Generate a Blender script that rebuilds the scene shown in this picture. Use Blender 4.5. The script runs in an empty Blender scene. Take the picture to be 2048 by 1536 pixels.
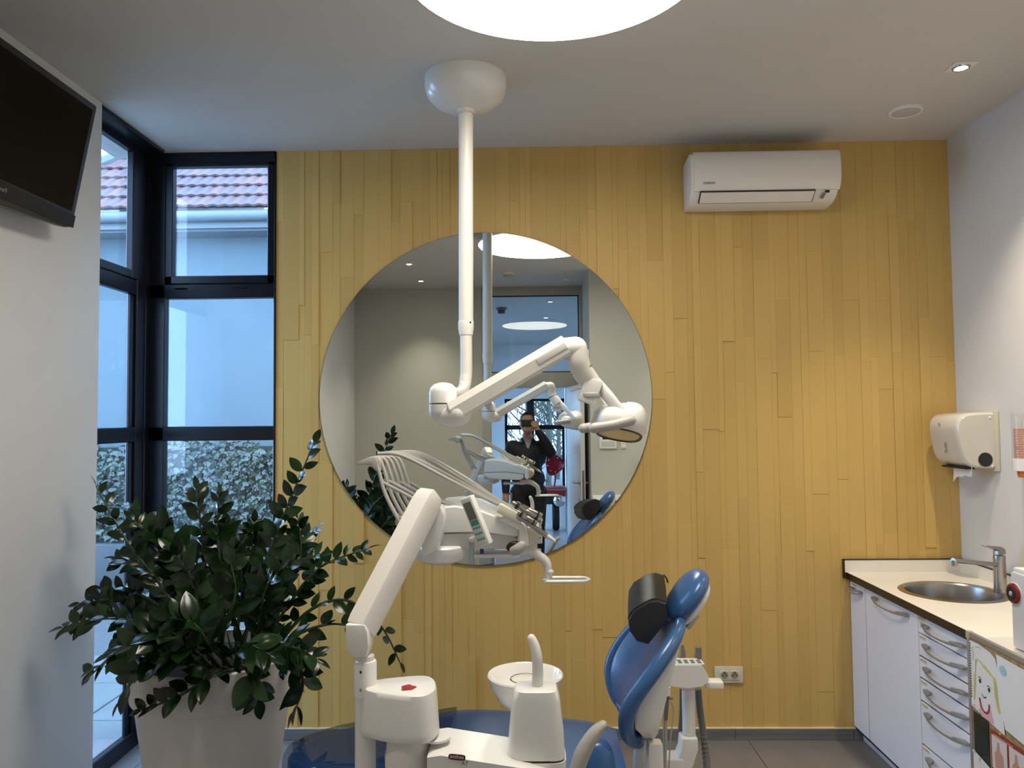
import bpy, bmesh, math, random
from mathutils import Vector, Matrix, Quaternion, noise as mnoise

scene = bpy.context.scene
COL = scene.collection
PI = math.pi
V = Vector

# ------------------------------------------------------------------ camera
cam_data = bpy.data.cameras.new('camera')
cam_data.sensor_width = 36.0
cam_data.lens = 27.034
cam_data.clip_start = 0.02
cam_data.clip_end = 200
camera = bpy.data.objects.new('camera', cam_data)
COL.objects.link(camera)
yaw, pitch, roll = -0.0224, 0.0445, -0.0095
fw = V((math.sin(yaw) * math.cos(pitch), math.cos(yaw) * math.cos(pitch), math.sin(pitch)))
rt = V((math.cos(yaw), -math.sin(yaw), 0))
up = rt.cross(fw)
r2 = rt * math.cos(roll) + up * math.sin(roll)
u2 = up * math.cos(roll) - rt * math.sin(roll)
mw = Matrix((r2, u2, -fw)).transposed().to_4x4()
mw.translation = V((0, -4.131, 1.691))
camera.matrix_world = mw
scene.camera = camera

# ------------------------------------------------------------------ world, exposure
world = bpy.data.worlds.new('world')
scene.world = world
world.use_nodes = True
bg = world.node_tree.nodes['Background']
bg.inputs[0].default_value = (0.38, 0.62, 1.0, 1)
bg.inputs[1].default_value = 10.5
scene.view_settings.view_transform = 'Standard'
scene.view_settings.look = 'None'
scene.view_settings.gamma = 1.0
scene.view_settings.use_curve_mapping = False
scene.view_settings.exposure = 0.0
DISC_POWER = 20.5            # radiance of the round ceiling lights
SPOT_WATT = 112.0             # recessed downlights
H = 3.166                    # ceiling height

# ------------------------------------------------------------------ materials
MATS = {}

def mat(name, color, rough=0.5, metal=0.0, spec=0.5, coat=0.0, var=0.04, vscale=6.0, bump=0.0, bscale=60.0,
        emit=None, alpha=None, stretch=None):
    if name in MATS:
        return MATS[name]
    m = bpy.data.materials.new(name)
    m.use_nodes = True
    nt = m.node_tree
    b = nt.nodes['Principled BSDF']
    b.inputs['Roughness'].default_value = rough
    b.inputs['Metallic'].default_value = metal
    b.inputs['Specular IOR Level'].default_value = spec
    b.inputs['Coat Weight'].default_value = coat
    tc = nt.nodes.new('ShaderNodeTexCoord')
    src = tc.outputs['Object']
    if stretch:
        mp = nt.nodes.new('ShaderNodeMapping')
        mp.inputs['Scale'].default_value = stretch
        nt.links.new(src, mp.inputs[0])
        src = mp.outputs[0]
    if var:
        n = nt.nodes.new('ShaderNodeTexNoise')
        n.inputs['Scale'].default_value = vscale
        n.inputs['Detail'].default_value = 4
        nt.links.new(src, n.inputs['Vector'])
        r = nt.nodes.new('ShaderNodeValToRGB')
        r.color_ramp.elements[0].position = 0.3
        r.color_ramp.elements[1].position = 0.7
        r.color_ramp.elements[0].color = tuple(c * (1 - var) for c in color) + (1,)
        r.color_ramp.elements[1].color = tuple(min(1, c * (1 + var)) for c in color) + (1,)
        nt.links.new(n.outputs['Fac'], r.inputs[0])
        nt.links.new(r.outputs[0], b.inputs['Base Color'])
    else:
        b.inputs['Base Color'].default_value = tuple(color) + (1,)
    if bump:
        n2 = nt.nodes.new('ShaderNodeTexNoise')
        n2.inputs['Scale'].default_value = bscale
        n2.inputs['Detail'].default_value = 5
        nt.links.new(src, n2.inputs['Vector'])
        bp = nt.nodes.new('ShaderNodeBump')
        bp.inputs['Strength'].default_value = bump
        bp.inputs['Distance'].default_value = 0.01
        nt.links.new(n2.outputs['Fac'], bp.inputs['Height'])
        nt.links.new(bp.outputs[0], b.inputs['Normal'])
    if emit:
        b.inputs['Emission Color'].default_value = tuple(emit[:3]) + (1,)
        b.inputs['Emission Strength'].default_value = emit[3]
    if alpha is not None:
        b.inputs['Alpha'].default_value = alpha
    MATS[name] = m
    return m

def thin_glass(name, tint=(1, 1, 1), gloss=1.0, dust=0.0):
    m = bpy.data.materials.new(name)
    m.use_nodes = True
    nt = m.node_tree
    nt.nodes.remove(nt.nodes['Principled BSDF'])
    out = nt.nodes['Material Output']
    tr = nt.nodes.new('ShaderNodeBsdfTransparent')
    tr.inputs[0].default_value = tuple(tint) + (1,)
    gl = nt.nodes.new('ShaderNodeBsdfGlossy')
    gl.inputs['Roughness'].default_value = 0.0
    gl.inputs[0].default_value = (gloss, gloss, gloss, 1)
    fr = nt.nodes.new('ShaderNodeFresnel')
    ge = nt.nodes.new('ShaderNodeNewGeometry')
    io = nt.nodes.new('ShaderNodeMapRange')          # same reflectance for both faces of the sheet
    io.inputs['To Min'].default_value = 1.45
    io.inputs['To Max'].default_value = 1 / 1.45
    nt.links.new(ge.outputs['Backfacing'], io.inputs['Value'])
    nt.links.new(io.outputs['Result'], fr.inputs[0])
    mx = nt.nodes.new('ShaderNodeMixShader')
    nt.links.new(fr.outputs[0], mx.inputs[0])
    nt.links.new(tr.outputs[0], mx.inputs[1])
    nt.links.new(gl.outputs[0], mx.inputs[2])
    last = mx
    if dust:
        df = nt.nodes.new('ShaderNodeBsdfDiffuse')
        df.inputs[0].default_value = (0.8, 0.8, 0.8, 1)
        m2 = nt.nodes.new('ShaderNodeMixShader')
        m2.inputs[0].default_value = dust
        nt.links.new(mx.outputs[0], m2.inputs[1])
        nt.links.new(df.outputs[0], m2.inputs[2])
        last = m2
    nt.links.new(last.outputs[0], out.inputs[0])
    MATS[name] = m
    return m

def emitter(name, color, strength):
    m = bpy.data.materials.new(name)
    m.use_nodes = True
    nt = m.node_tree
    nt.nodes.remove(nt.nodes['Principled BSDF'])
    e = nt.nodes.new('ShaderNodeEmission')
    e.inputs[0].default_value = tuple(color) + (1,)
    e.inputs[1].default_value = strength
    nt.links.new(e.outputs[0], nt.nodes['Material Output'].inputs[0])
    MATS[name] = m
    return m

M_white_wall = mat('white_wall_paint', (0.68, 0.68, 0.68), 0.75, var=0.015, bump=0.05, bscale=180)
M_grey_wall = mat('warm_grey_wall_paint', (0.50, 0.50, 0.455), 0.8, var=0.015, bump=0.05, bscale=180)
M_ceiling = mat('ceiling_paint', (0.60, 0.585, 0.56), 0.8, var=0.01, bump=0.03, bscale=150)
M_tile = mat('floor_tile', (0.165, 0.155, 0.150), 0.27, var=0.12, vscale=3, bump=0.04, bscale=30)
M_grout = mat('grout', (0.10, 0.097, 0.095), 0.9)
M_base = mat('baseboard_tile', (0.15, 0.15, 0.15), 0.45, var=0.25, vscale=4, stretch=(0.6, 1, 12))
M_profile = mat('cream_profile', (0.75, 0.68, 0.50), 0.4)
M_frame = mat('black_aluminium', (0.006, 0.007, 0.010), 0.3, spec=0.3, var=0.05)
M_gasket = mat('black_rubber', (0.01, 0.01, 0.01), 0.7)
M_white = mat('white_plastic', (0.78, 0.77, 0.74), 0.28, coat=0.2, var=0.01)
M_white2 = mat('warm_white_plastic', (0.76, 0.73, 0.68), 0.35, var=0.01)
M_cab = mat('white_laminate', (0.80, 0.81, 0.87), 0.35, var=0.01)
M_counter = mat('cream_laminate', (0.78, 0.74, 0.67), 0.4, var=0.02)
M_dark = mat('dark_plastic', (0.012, 0.012, 0.013), 0.35)
M_black = mat('black_matte', (0.006, 0.006, 0.007), 0.6)
M_steel = mat('brushed_steel', (0.42, 0.40, 0.375), 0.28, metal=1.0, var=0.06, vscale=30, stretch=(1, 1, 20))
M_nickel = mat('satin_nickel', (0.36, 0.345, 0.325), 0.42, metal=0.55, var=0.05)
M_chrome = mat('chrome', (0.75, 0.75, 0.75), 0.08, metal=1.0, var=0)
M_hose = mat('grey_hose', (0.40, 0.39, 0.37), 0.45, var=0.03)
M_dkhose = mat('dark_grey_hose', (0.14, 0.14, 0.135), 0.5, var=0.05)
M_whip = mat('grey_plastic', (0.42, 0.40, 0.36), 0.4, var=0.02)
M_blue = mat('blue_vinyl', (0.036, 0.115, 0.285), 0.28, coat=0.15, var=0.04, bump=0.02, bscale=200)
M_bvinyl = mat('black_vinyl', (0.012, 0.013, 0.014), 0.48, var=0.1, bump=0.08, bscale=20)
M_glass = thin_glass('window_glass', (0.97, 0.98, 0.98), dust=0.015)
M_pot = mat('white_pot', (0.72, 0.70, 0.67), 0.42, var=0.01)
M_soil = mat('soil', (0.018, 0.013, 0.009), 0.95, bump=0.5, bscale=60)
M_paper = mat('white_paper', (0.78, 0.77, 0.76), 0.7, var=0.02)
M_red = mat('red_paint', (0.35, 0.015, 0.02), 0.35)

# ------------------------------------------------------------------ mesh helpers
def thing(name, label=None, cat=None, loc=(0, 0, 0), group=None, kind=None):
    o = bpy.data.objects.new(name, None)
    COL.objects.link(o)
    o.location = loc
    o.empty_display_size = 0.1
    tag(o, label, cat, group, kind)
    return o

def tag(o, label=None, cat=None, group=None, kind=None):
    if label: o['label'] = label
    if cat: o['category'] = cat
    if group: o['group'] = group
    if kind: o['kind'] = kind
    return o

def wloc(o):
    p = V((0, 0, 0))
    while o is not None:
        p += o.location
        o = o.parent
    return p

def obj(name, bm, m, parent=None, smooth=True, angle=35, origin=None, label=None, kind=None):
    """link a bmesh given in world coordinates as one mesh object"""
    me = bpy.data.meshes.new(name)
    bmesh.ops.recalc_face_normals(bm, faces=bm.faces)
    o = bpy.data.objects.new(name, me)
    base = wloc(parent) if parent else V((0, 0, 0))
    if origin is None:
        if parent is None and bm.verts:
            lo = [min(v.co[i] for v in bm.verts) for i in range(3)]
            hi = [max(v.co[i] for v in bm.verts) for i in range(3)]
            origin = V(((lo[0] + hi[0]) / 2, (lo[1] + hi[1]) / 2, lo[2]))
        else:
            origin = base
    origin = V(origin)
    bmesh.ops.translate(bm, verts=bm.verts, vec=-origin)
    bm.to_mesh(me)
    bm.free()
    ms = m if isinstance(m, (list, tuple)) else [m]
    for x in ms:
        me.materials.append(x)
    if smooth:
        for p in me.polygons:
            p.use_smooth = True
        try:
            me.set_sharp_from_angle(angle=math.radians(angle))
        except Exception:
            pass
    COL.objects.link(o)
    if parent:
        o.parent = parent
    o.location = origin - base
    if label: o['label'] = label
    if kind: o['kind'] = kind
    return o

def struct(name, bm, m, **k):
    o = obj(name, bm, m, **k)
    o['kind'] = 'structure'
    return o

def bev(bm, w, seg=2, ang=28):
    if w <= 0: return bm
    es = [e for e in bm.edges if len(e.link_faces) == 2 and e.calc_face_angle(0) > math.radians(ang)]
    bmesh.ops.bevel(bm, geom=es, offset=w, segments=seg, affect='EDGES', profile=0.6, clamp_overlap=True)
    return bm

def box(lo, hi, w=0.0, seg=2, bm=None):
    b = bmesh.new()
    r = bmesh.ops.create_cube(b, size=1)
    for v in b.verts:
        v.co = V([lo[i] + (hi[i] - lo[i]) * (v.co[i] + 0.5) for i in range(3)])
    bev(b, w, seg)
    return merge(bm, b) if bm else b

def merge(a, b):
    me = bpy.data.meshes.new('tmp')
    b.to_mesh(me)
    b.free()
    a.from_mesh(me)
    bpy.data.meshes.remove(me)
    return a

def boxes(lst, w=0.0):
    a = bmesh.new()
    for lo, hi in lst:
        merge(a, box(lo, hi, w))
    return a

def xform(bm, M):
    bmesh.ops.transform(bm, matrix=M, verts=bm.verts)
    return bm

def catmull(pts, k=6):
    pts = [V(p) for p in pts]
    if len(pts) < 3: return pts
    out = []
    n = len(pts)
    for i in range(n - 1):
        p0 = pts[max(i - 1, 0)]; p1 = pts[i]; p2 = pts[i + 1]; p3 = pts[min(i + 2, n - 1)]
        for j in range(k):
            t = j / k
            out.append(0.5 * ((2 * p1) + (-p0 + p2) * t + (2 * p0 - 5 * p1 + 4 * p2 - p3) * t * t
                              + (-p0 + 3 * p1 - 3 * p2 + p3) * t ** 3))
    out.append(pts[-1])
    return out

def lerp_list(vals, n):
    if not isinstance(vals, (list, tuple)): return [vals] * n
    m = len(vals) - 1
    out = []
    for i in range(n):
        t = i / (n - 1) * m
        a = min(int(t), m - 1)
        out.append(vals[a] + (vals[a + 1] - vals[a]) * (t - a))
    return out

def loft(rings, cap=True, close=True, bm=None):
    bm = bm or bmesh.new()
    rv = [[bm.verts.new(p) for p in r] for r in rings]
    n = len(rings[0])
    for a, b in zip(rv, rv[1:]):
        for i in range(n if close else n - 1):
            j = (i + 1) % n
            try: bm.faces.new((a[i], a[j], b[j], b[i]))
            except ValueError: pass
    if cap and close:
        try:
            bm.faces.new(list(reversed(rv[0])))
            bm.faces.new(rv[-1])
        except ValueError: pass
    return bm

def frames(path):
    """parallel-transport frames along a path"""
    T = []
    n = len(path)
    for i in range(n):
        a = path[max(i - 1, 0)]; b = path[min(i + 1, n - 1)]
        d = (b - a)
        T.append(d.normalized() if d.length > 1e-9 else V((0, 0, 1)))
    ref = V((0, 0, 1)) if abs(T[0].z) < 0.9 else V((0, 1, 0))
    u = (ref - T[0] * ref.dot(T[0])).normalized()
    out = []
    for i in range(n):
        if i:
            q = T[i - 1].rotation_difference(T[i])
            u = (q @ u)
            u = (u - T[i] * u.dot(T[i])).normalized()
        out.append((T[i], u, T[i].cross(u)))
    return out

def tube(pts, r, n=12, k=6, flat=(1, 1), rounded=False, cap=True, bm=None):
    path = catmull(pts, k) if len(pts) > 2 and k > 1 else [V(p) for p in pts]
    rs = lerp_list(r, len(path))
    if rounded:
        T = frames(path)
        a, b = path[0], path[-1]
        ra, rb = rs[0], rs[-1]
        head = [(a - T[0][0] * ra * math.sin(t), ra * math.cos(t)) for t in (1.45, 1.1, 0.7, 0.35)]
        tail = [(b + T[-1][0] * rb * math.sin(t), rb * math.cos(t)) for t in (0.35, 0.7, 1.1, 1.45)]
        path = [p for p, _ in head] + path + [p for p, _ in tail]
        rs = [q for _, q in head] + rs + [q for _, q in tail]
    fr = frames(path)
    rings = []
    for p, (t, u, w), q in zip(path, fr, rs):
        rings.append([p + (u * math.cos(2 * PI * i / n) * flat[0] + w * math.sin(2 * PI * i / n) * flat[1]) * q
                      for i in range(n)])
    return loft(rings, cap=cap, bm=bm)

def cyl(a, b, r, r1=None, n=24, w=0.0):
    bm = tube([a, b], [r, r if r1 is None else r1], n=n, k=1)
    bev(bm, w, 2, 60)
    return bm

def lathe(prof, c=(0, 0, 0), n=40, axis=(0, 0, 1), bm=None, arc=None):
    """prof = list of (radius, height) along axis from c"""
    c = V(c)
    q = V((0, 0, 1)).rotation_difference(V(axis).normalized())
    bm = bm or bmesh.new()
    rings = []
    for r, h in prof:
        if r < 1e-6:
            rings.append([bm.verts.new(c + q @ V((0, 0, h)))])
        else:
            rings.append([bm.verts.new(c + q @ V((r * math.cos(2 * PI * i / n), r * math.sin(2 * PI * i / n), h)))
                          for i in range(n)])
    for a, b in zip(rings, rings[1:]):
        if len(a) == 1 and len(b) == 1: continue
        for i in range(n):
            j = (i + 1) % n
            if len(a) == 1: bm.faces.new((a[0], b[j], b[i]))
            elif len(b) == 1: bm.faces.new((a[i], a[j], b[0]))
            else: bm.faces.new((a[i], a[j], b[j], b[i]))
    return bm

def prism(outline, lo, hi, axis='y', w=0.0, seg=2, k=0):
    """2-D outline swept along an axis. axis y: outline is (x,z); x: (y,z); z: (x,y)"""
    if k:
        cl = [V((p[0], p[1], 0)) for p in outline]
        cl = catmull([cl[-1]] + cl + [cl[0], cl[1]], k)[k:-k - 1]
        outline = [(p.x, p.y) for p in cl]
    def pt(p, t):
        return V((p[0], t, p[1])) if axis == 'y' else V((t, p[0], p[1])) if axis == 'x' else V((p[0], p[1], t))
    bm = loft([[pt(p, lo) for p in outline], [pt(p, hi) for p in outline]])
    bmesh.ops.recalc_face_normals(bm, faces=bm.faces)
    return bev(bm, w, seg, 40)

def ellipsoid(c, r, n=24, m=14, power=1.0, rot=None):
    bm = bmesh.new()
    bmesh.ops.create_uvsphere(bm, u_segments=n, v_segments=m, radius=1)
    def sg(x): return math.copysign(abs(x) ** power, x)
    for v in bm.verts:
        v.co = V((sg(v.co.x) * r[0], sg(v.co.y) * r[1], sg(v.co.z) * r[2]))
        if rot: v.co = rot @ v.co
        v.co += V(c)
    return bm

def text_mesh(name, s, size, mtx, m, parent=None, depth=0.0006, bold=False):
    cu = bpy.data.curves.new(name, 'FONT')
    cu.body = s
    cu.size = size
    cu.extrude = depth
    cu.align_x = 'CENTER'
    cu.align_y = 'CENTER'
    cu.resolution_u = 3
    t = bpy.data.objects.new(name + '_tmp', cu)
    COL.objects.link(t)
    bpy.context.view_layer.update()
    dg = bpy.context.evaluated_depsgraph_get()
    me = bpy.data.meshes.new_from_object(t.evaluated_get(dg))
    bm = bmesh.new()
    bm.from_mesh(me)
    bpy.data.objects.remove(t)
    bpy.data.curves.remove(cu)
    bpy.data.meshes.remove(me)
    xform(bm, mtx)
    return obj(name, bm, m, parent, smooth=False)

def basis(o, x, y, z):
    m = Matrix((V(x), V(y), V(z))).transposed().to_4x4()
    m.translation = V(o)
    return m

rnd = random.Random(7)

# ================================================================== the setting
XL, XR = -1.96, 2.262          # left and right wall faces
YR = -4.50                     # rear wall with the door
YN = -3.52                     # nearer stretch of rear wall, right of the door recess
XD = 0.60                      # reveal between the two

# floor: grout bed with separate tiles
fl = struct('floor', box((-2.30, -4.62, -0.06), (XR + 0.2, 0.06, -0.006)), M_grout, smooth=False)
TS = 0.615
tile_me = None
for i in range(-6, 3):
    for j in range(0, 8):
        x0 = 1.125 + i * TS; y0 = 0.0 - j * TS
        x1 = x0 + TS; y1 = y0 - TS
        a0, a1 = max(x0, -2.30), min(x1, XR)
        b0, b1 = max(y1, -4.62), min(y0, 0.0)
        if a1 - a0 < 0.03 or b1 - b0 < 0.03: continue
        obj('tile', box((a0 + 0.0015, b0 + 0.0015, -0.02), (a1 - 0.0015, b1 - 0.0015, 0.0), 0.0012, 1), M_tile, fl)
struct('ceiling', box((-2.30, -4.62, H), (XR + 0.2, 0.06, H + 0.1)), M_ceiling, smooth=False)

# accent wall clad in staggered yellow strips
M_strip = []
for i, c in enumerate([(0.575, 0.380, 0.112), (0.60, 0.395, 0.12), (0.552, 0.362, 0.106), (0.586, 0.388, 0.117)]):
    M_strip.append(mat('yellow_strip_%d' % i, c, 0.55, var=0.03, vscale=9, bump=0.03, bscale=80, stretch=(1, 1, 0.15)))
M_bed = mat('yellow_bed', (0.56, 0.37, 0.11), 0.7)
wf = struct('wall_front', box((-1.372, 0.016, 0.0), (XR + 0.2, 0.20, H)), M_bed, smooth=False)
rs = random.Random(21)
x = -1.372
ncol = 0
npiece = 0
offs = 0
while x < XR - 0.005:
    wdt = rs.choice([0.03, 0.04, 0.05, 0.055, 0.065, 0.075, 0.085])
    x1 = min(x + wdt, XR)
    if XR - x1 < 0.03: x1 = XR
    z = 0.062
    first = True
    while z < H - 0.005:
        ln = rs.uniform(0.45, 1.35) * (rs.uniform(0.25, 1) if first else 1)
        first = False
        z1 = min(z + ln, H)
        if H - z1 < 0.2: z1 = H
        pr = rs.choice([0.0, 0.0008, 0.0016, 0.0024, 0.0032, 0.004]) + (0.004 if rs.random() < 0.12 else 0)
        b = box((x, -pr, z), (x1, 0.018, z1), 0.0009, 1)
        obj('wall_strip', b, rs.choice(M_strip), wf)
        npiece += 1
        z = z1
    x = x1
    ncol += 1

# tiled baseboard under it with its cream edge profile
bb = struct('baseboard_front', box((-1.45, -0.006, 0.0), (XR, 0.014, 0.058)), M_grout, smooth=False)
xs = [-1.45, -0.72, -0.105, 0.51, 1.058, 1.673, XR]
for a, b in zip(xs, xs[1:]):
    obj('tile', box((a + 0.001, -0.011, 0.001), (b - 0.001, 0.0, 0.0575), 0.001, 1), M_base, bb)
obj('edge_profile', box((-1.40, -0.0125, 0.058), (XR, 0.005, 0.064)), M_profile, bb, smooth=False)

# right, left and rear walls
struct('wall_right', box((XR, YN, 0), (XR + 0.2, 0.016, H)), M_white_wall, smooth=False)
struct('wall_left', box((-2.20, -4.62, 0), (XL, -0.68, H), 0.003), M_white_wall)
struct('wall_rear_left', box((XL, YR - 0.12, 0), (-0.525, YR, H)), M_grey_wall, smooth=False)
struct('wall_rear_right', box((XD, -4.62, 0), (XR + 0.2, YN, H)), M_grey_wall, smooth=False)

# door frame: stiles, transom rail and the transom light above
M_dframe = mat('grey_door_frame', (0.42, 0.41, 0.37), 0.45)
df = thing('door_1', loc=(0, YR, 0)); df['kind'] = 'structure'
obj('stile', box((-0.525, YR - 0.11, 0), (-0.43, YR + 0.012, H - 0.0), 0.003), M_dframe, df)
obj('stile', box((0.565, YR - 0.11, 0), (XD, YR + 0.012, H), 0.003), M_dframe, df)
obj('rail', box((-0.43, YR - 0.11, 2.03), (0.565, YR + 0.012, 2.20), 0.003), M_dframe, df)
obj('rail', box((-0.43, YR - 0.11, 3.07), (0.565, YR + 0.012, H), 0.003), M_dframe, df)
obj('stile', box((0.465, YR - 0.11, 0), (0.565, YR, 2.03), 0.003), M_dframe, df)
obj('bead', boxes([((-0.43, YR - 0.05, 3.058), (0.565, YR - 0.02, 3.07)), ((-0.43, YR - 0.05, 2.20), (0.565, YR - 0.02, 2.212)),
                   ((-0.43, YR - 0.05, 2.2), (-0.418, YR - 0.02, 3.07)), ((0.553, YR - 0.05, 2.2), (0.565, YR - 0.02, 3.07))]), M_frame, df, smooth=False)
obj('pane', box((-0.418, YR - 0.038, 2.212), (0.553, YR - 0.032, 3.058)), M_glass, df, smooth=False)
# the leaf stands open into the surgery
M_leaf = mat('white_door_leaf', (0.66, 0.67, 0.68), 0.4)
leaf = box((-0.022, 0, 0.01), (0.022, 0.86, 2.03), 0.002)
lm = Matrix.Translation((0.435, YR - 0.05, 0)) @ Matrix.Rotation(-0.115, 4, 'Z')
lf = obj('door_leaf', xform(leaf, lm), M_leaf, df)
obj('lock_plate', xform(box((-0.011, 0.857, 0.74), (0.011, 0.863, 1.16), 0.001), lm), mat('grey_metal', (0.28, 0.27, 0.25), 0.4, metal=0.8), lf)
for s in (-1, 1):
    hb = tube([(s * 0.022, 0.81, 1.03), (s * 0.072, 0.81, 1.03), (s * 0.075, 0.79, 1.03), (s * 0.075, 0.69, 1.03)], 0.009, 10, 4, rounded=True)
    merge(hb, cyl((s * 0.022, 0.81, 1.03), (s * 0.032, 0.81, 1.03), 0.026))
    obj('handle', xform(hb, lm), M_steel, lf)
    obj('keyhole_plate', xform(cyl((s * 0.022, 0.81, 0.85), (s * 0.030, 0.81, 0.85), 0.024), lm), M_steel, lf)

# ---- corner windows: frame members, panes
def window(name, members, panes, m=M_frame):
    w = thing(name, loc=(0, 0, 0)); w['kind'] = 'structure'
    for n_, lo, hi in members:
        obj(n_, box(lo, hi, 0.004, 1), m, w)
    for lo, hi in panes:
        obj('pane', box(lo, hi), M_glass, w, smooth=False)
    return w

# back window in the plane of the accent wall (x from the corner post to the cladding)
X0, X1 = -2.07, -1.372
w1 = window('window_1', [
    ('stile', (X1 - 0.012, -0.012, 0.0), (X1 + 0.0, 0.055, H)),
    ('stile', (X0, 0.0, 0.0), (-1.985, 0.055, H)),
    ('rail', (X0, -0.012, 3.11), (X1, 0.055, H)),
    ('rail', (X0, 0.0, 2.362), (X1, 0.055, 2.44)),
    ('rail', (X0, 0.0, 1.585), (X1, 0.055, 1.662)),
    ('rail', (X0, 0.0, 0.785), (X1, 0.055, 0.85)),
    ('rail', (X0, 0.0, 0.0), (X1, 0.055, 0.085)),
    ('sash', (-1.985, -0.004, 2.44), (-1.945, 0.045, 3.11)),
    ('sash', (-1.422, -0.004, 2.44), (-1.384, 0.045, 3.11)),
    ('sash', (-1.985, -0.004, 2.44), (-1.384, 0.045, 2.485)),
    ('sash', (-1.985, -0.004, 3.09), (-1.384, 0.045, 3.13)),
    ('hinge', (-1.93, -0.012, 2.412), (-1.86, 0.0, 2.418)),
    ('hinge', (-1.60, -0.012, 2.412), (-1.53, 0.0, 2.418)),
], [((-1.945, 0.026, 2.485), (-1.422, 0.031, 3.09)), ((-1.985, 0.026, 1.662), (-1.384, 0.031, 2.362)),
    ((-1.985, 0.026, 0.85), (-1.384, 0.031, 1.585)), ((-1.985, 0.026, 0.085), (-1.384, 0.031, 0.785))])
struct('trim_1', box((-2.108, -0.05, 0), (-2.065, 0.055, H), 0.004), M_frame)       # corner post
# side window in the left wall, next to the corner
w2 = window('window_2', [
    ('stile', (-2.108, -0.13, 0.0), (-2.07, -0.05, H)),
    ('stile', (-2.108, -0.98, 0.0), (-2.07, -0.86, H)),
    ('rail', (-2.108, -0.86, 3.115), (-2.07, -0.13, H)),
    ('rail', (-2.108, -0.86, 2.362), (-2.07, -0.13, 2.44)),
    ('rail', (-2.108, -0.86, 1.585), (-2.07, -0.13, 1.662)),
    ('rail', (-2.108, -0.86, 0.785), (-2.07, -0.13, 0.85)),
    ('rail', (-2.108, -0.86, 0.0), (-2.07, -0.13, 0.085)),
    ('sash', (-2.103, -0.17, 0.085), (-2.085, -0.13, 0.785)),
    ('sash', (-2.103, -0.17, 0.85), (-2.085, -0.13, 1.585)),
    ('sash', (-2.103, -0.17, 1.662), (-2.085, -0.13, 2.362)),
    ('sash', (-2.103, -0.19, 2.44), (-2.066, -0.13, 3.115)),
    ('sash', (-2.103, -0.86, 2.44), (-2.066, -0.19, 2.485)),
], [((-2.097, -0.86, 0.085), (-2.093, -0.17, 0.785)), ((-2.097, -0.86, 0.85), (-2.093, -0.17, 1.585)),
    ((-2.097, -0.86, 1.662), (-2.093, -0.17, 2.362)), ((-2.097, -0.86, 2.485), (-2.093, -0.19, 3.115))])
struct('trim_2', box((-2.10, -0.86, 3.145), (-1.97, -0.05, H), 0.004), M_frame)    # dark head over the side window
struct('wall_outer', box((-2.24, -4.62, -0.1), (-2.20, -0.90, H)), M_white_wall, smooth=False)

# ================================================================== outside the corner window
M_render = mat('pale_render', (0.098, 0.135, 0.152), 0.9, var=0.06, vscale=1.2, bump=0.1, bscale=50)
M_conc = mat('concrete', (0.052, 0.062, 0.065), 0.9, var=0.15, vscale=3, bump=0.25, bscale=40)
M_gravel = mat('gravel', (0.058, 0.065, 0.069), 0.9, var=0.5, vscale=70, bump=0.8, bscale=90)
M_paver = mat('paver', (0.089, 0.103, 0.103), 0.85, var=0.12, vscale=5, bump=0.15, bscale=60)
M_rtile = [mat('clay_roof_tile_%d' % i, c, 0.75, var=0.2, vscale=8, bump=0.1) for i, c in
           enumerate([(0.128, 0.074, 0.073), (0.148, 0.077, 0.070), (0.106, 0.07, 0.075)])]
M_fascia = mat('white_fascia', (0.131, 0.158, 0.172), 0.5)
YB = 4.4
struct('floor_garden', box((-9, 0.11, -0.2), (3.5, 9, -0.03)), M_gravel, smooth=False)
struct('floor_garden_side', box((-9, -5, -0.2), (-2.16, 0.11, -0.03)), M_gravel, smooth=False)
pv = struct('floor_paving', box((-4.1, -4.0, -0.05), (-2.17, 1.5, -0.022)), M_grout, smooth=False)
for i in range(5):
    for j in range(9):
        xa = -4.1 + i * 0.385; ya = -4.0 + j * 0.61
        obj('paver', box((xa + 0.004, ya + 0.004, -0.03), (xa + 0.381, ya + 0.606, 0.0 - 0.004 * ((i * 7 + j * 3) % 3)), 0.003, 1), M_paver, pv)
house = thing('neighbour_house', 'pale rendered house with hipped red tiled roof outside the corner window', 'house', (-3.0, YB + 2, 0))
obj('wall', box((-5.35, YB, 0.0), (3.0, YB + 4.4, 3.95)), M_render, house, smooth=False)
obj('fascia', box((-5.75, YB - 0.36, 3.78), (3.3, YB - 0.30, 3.95), 0.004), M_fascia, house)
obj('soffit', box((-5.75, YB - 0.30, 3.76), (3.3, YB + 0.0, 3.80)), M_fascia, house, smooth=False)
gb = tube([(-5.8, YB - 0.42, 3.90), (3.3, YB - 0.42, 3.90)], 0.06, 12, 1)
obj('gutter', gb, M_fascia, house)
# hipped roof: slope rises away from us
SL = math.radians(44)
EY, EZ = YB - 0.44, 3.97
def roof_pt(x, s): return V((x, EY + s * math.cos(SL), EZ + s * math.sin(SL)))
rbm = bmesh.new()
LEN = 4.2
hipx = lambda s: -5.8 + s * math.cos(SL)
p = [roof_pt(-5.8, 0), roof_pt(3.3, 0), roof_pt(3.3, LEN), roof_pt(hipx(LEN), LEN)]
q = [V((-5.8, EY, EZ - 0.02)), V((-5.8, EY + 6.0, EZ - 0.02)), V((hipx(LEN), EY + 3.0, EZ + LEN * math.sin(SL)))]
for poly in ([p[0] , p[1], p[2], p[3]], [q[0], p[3], q[2], q[1]]):
    rbm.faces.new([rbm.verts.new(v) for v in poly])
roof = obj('roof', rbm, M_rtile[2], house, smooth=False)
hr = tube([roof_pt(-5.8, 0) + V((0, 0, .03)), p[3] + V((0, 0, .03))], 0.085, 8, 1)
obj('hip_ridge', hr, M_fascia, roof)
TW, TL = 0.125, 0.235
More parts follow.
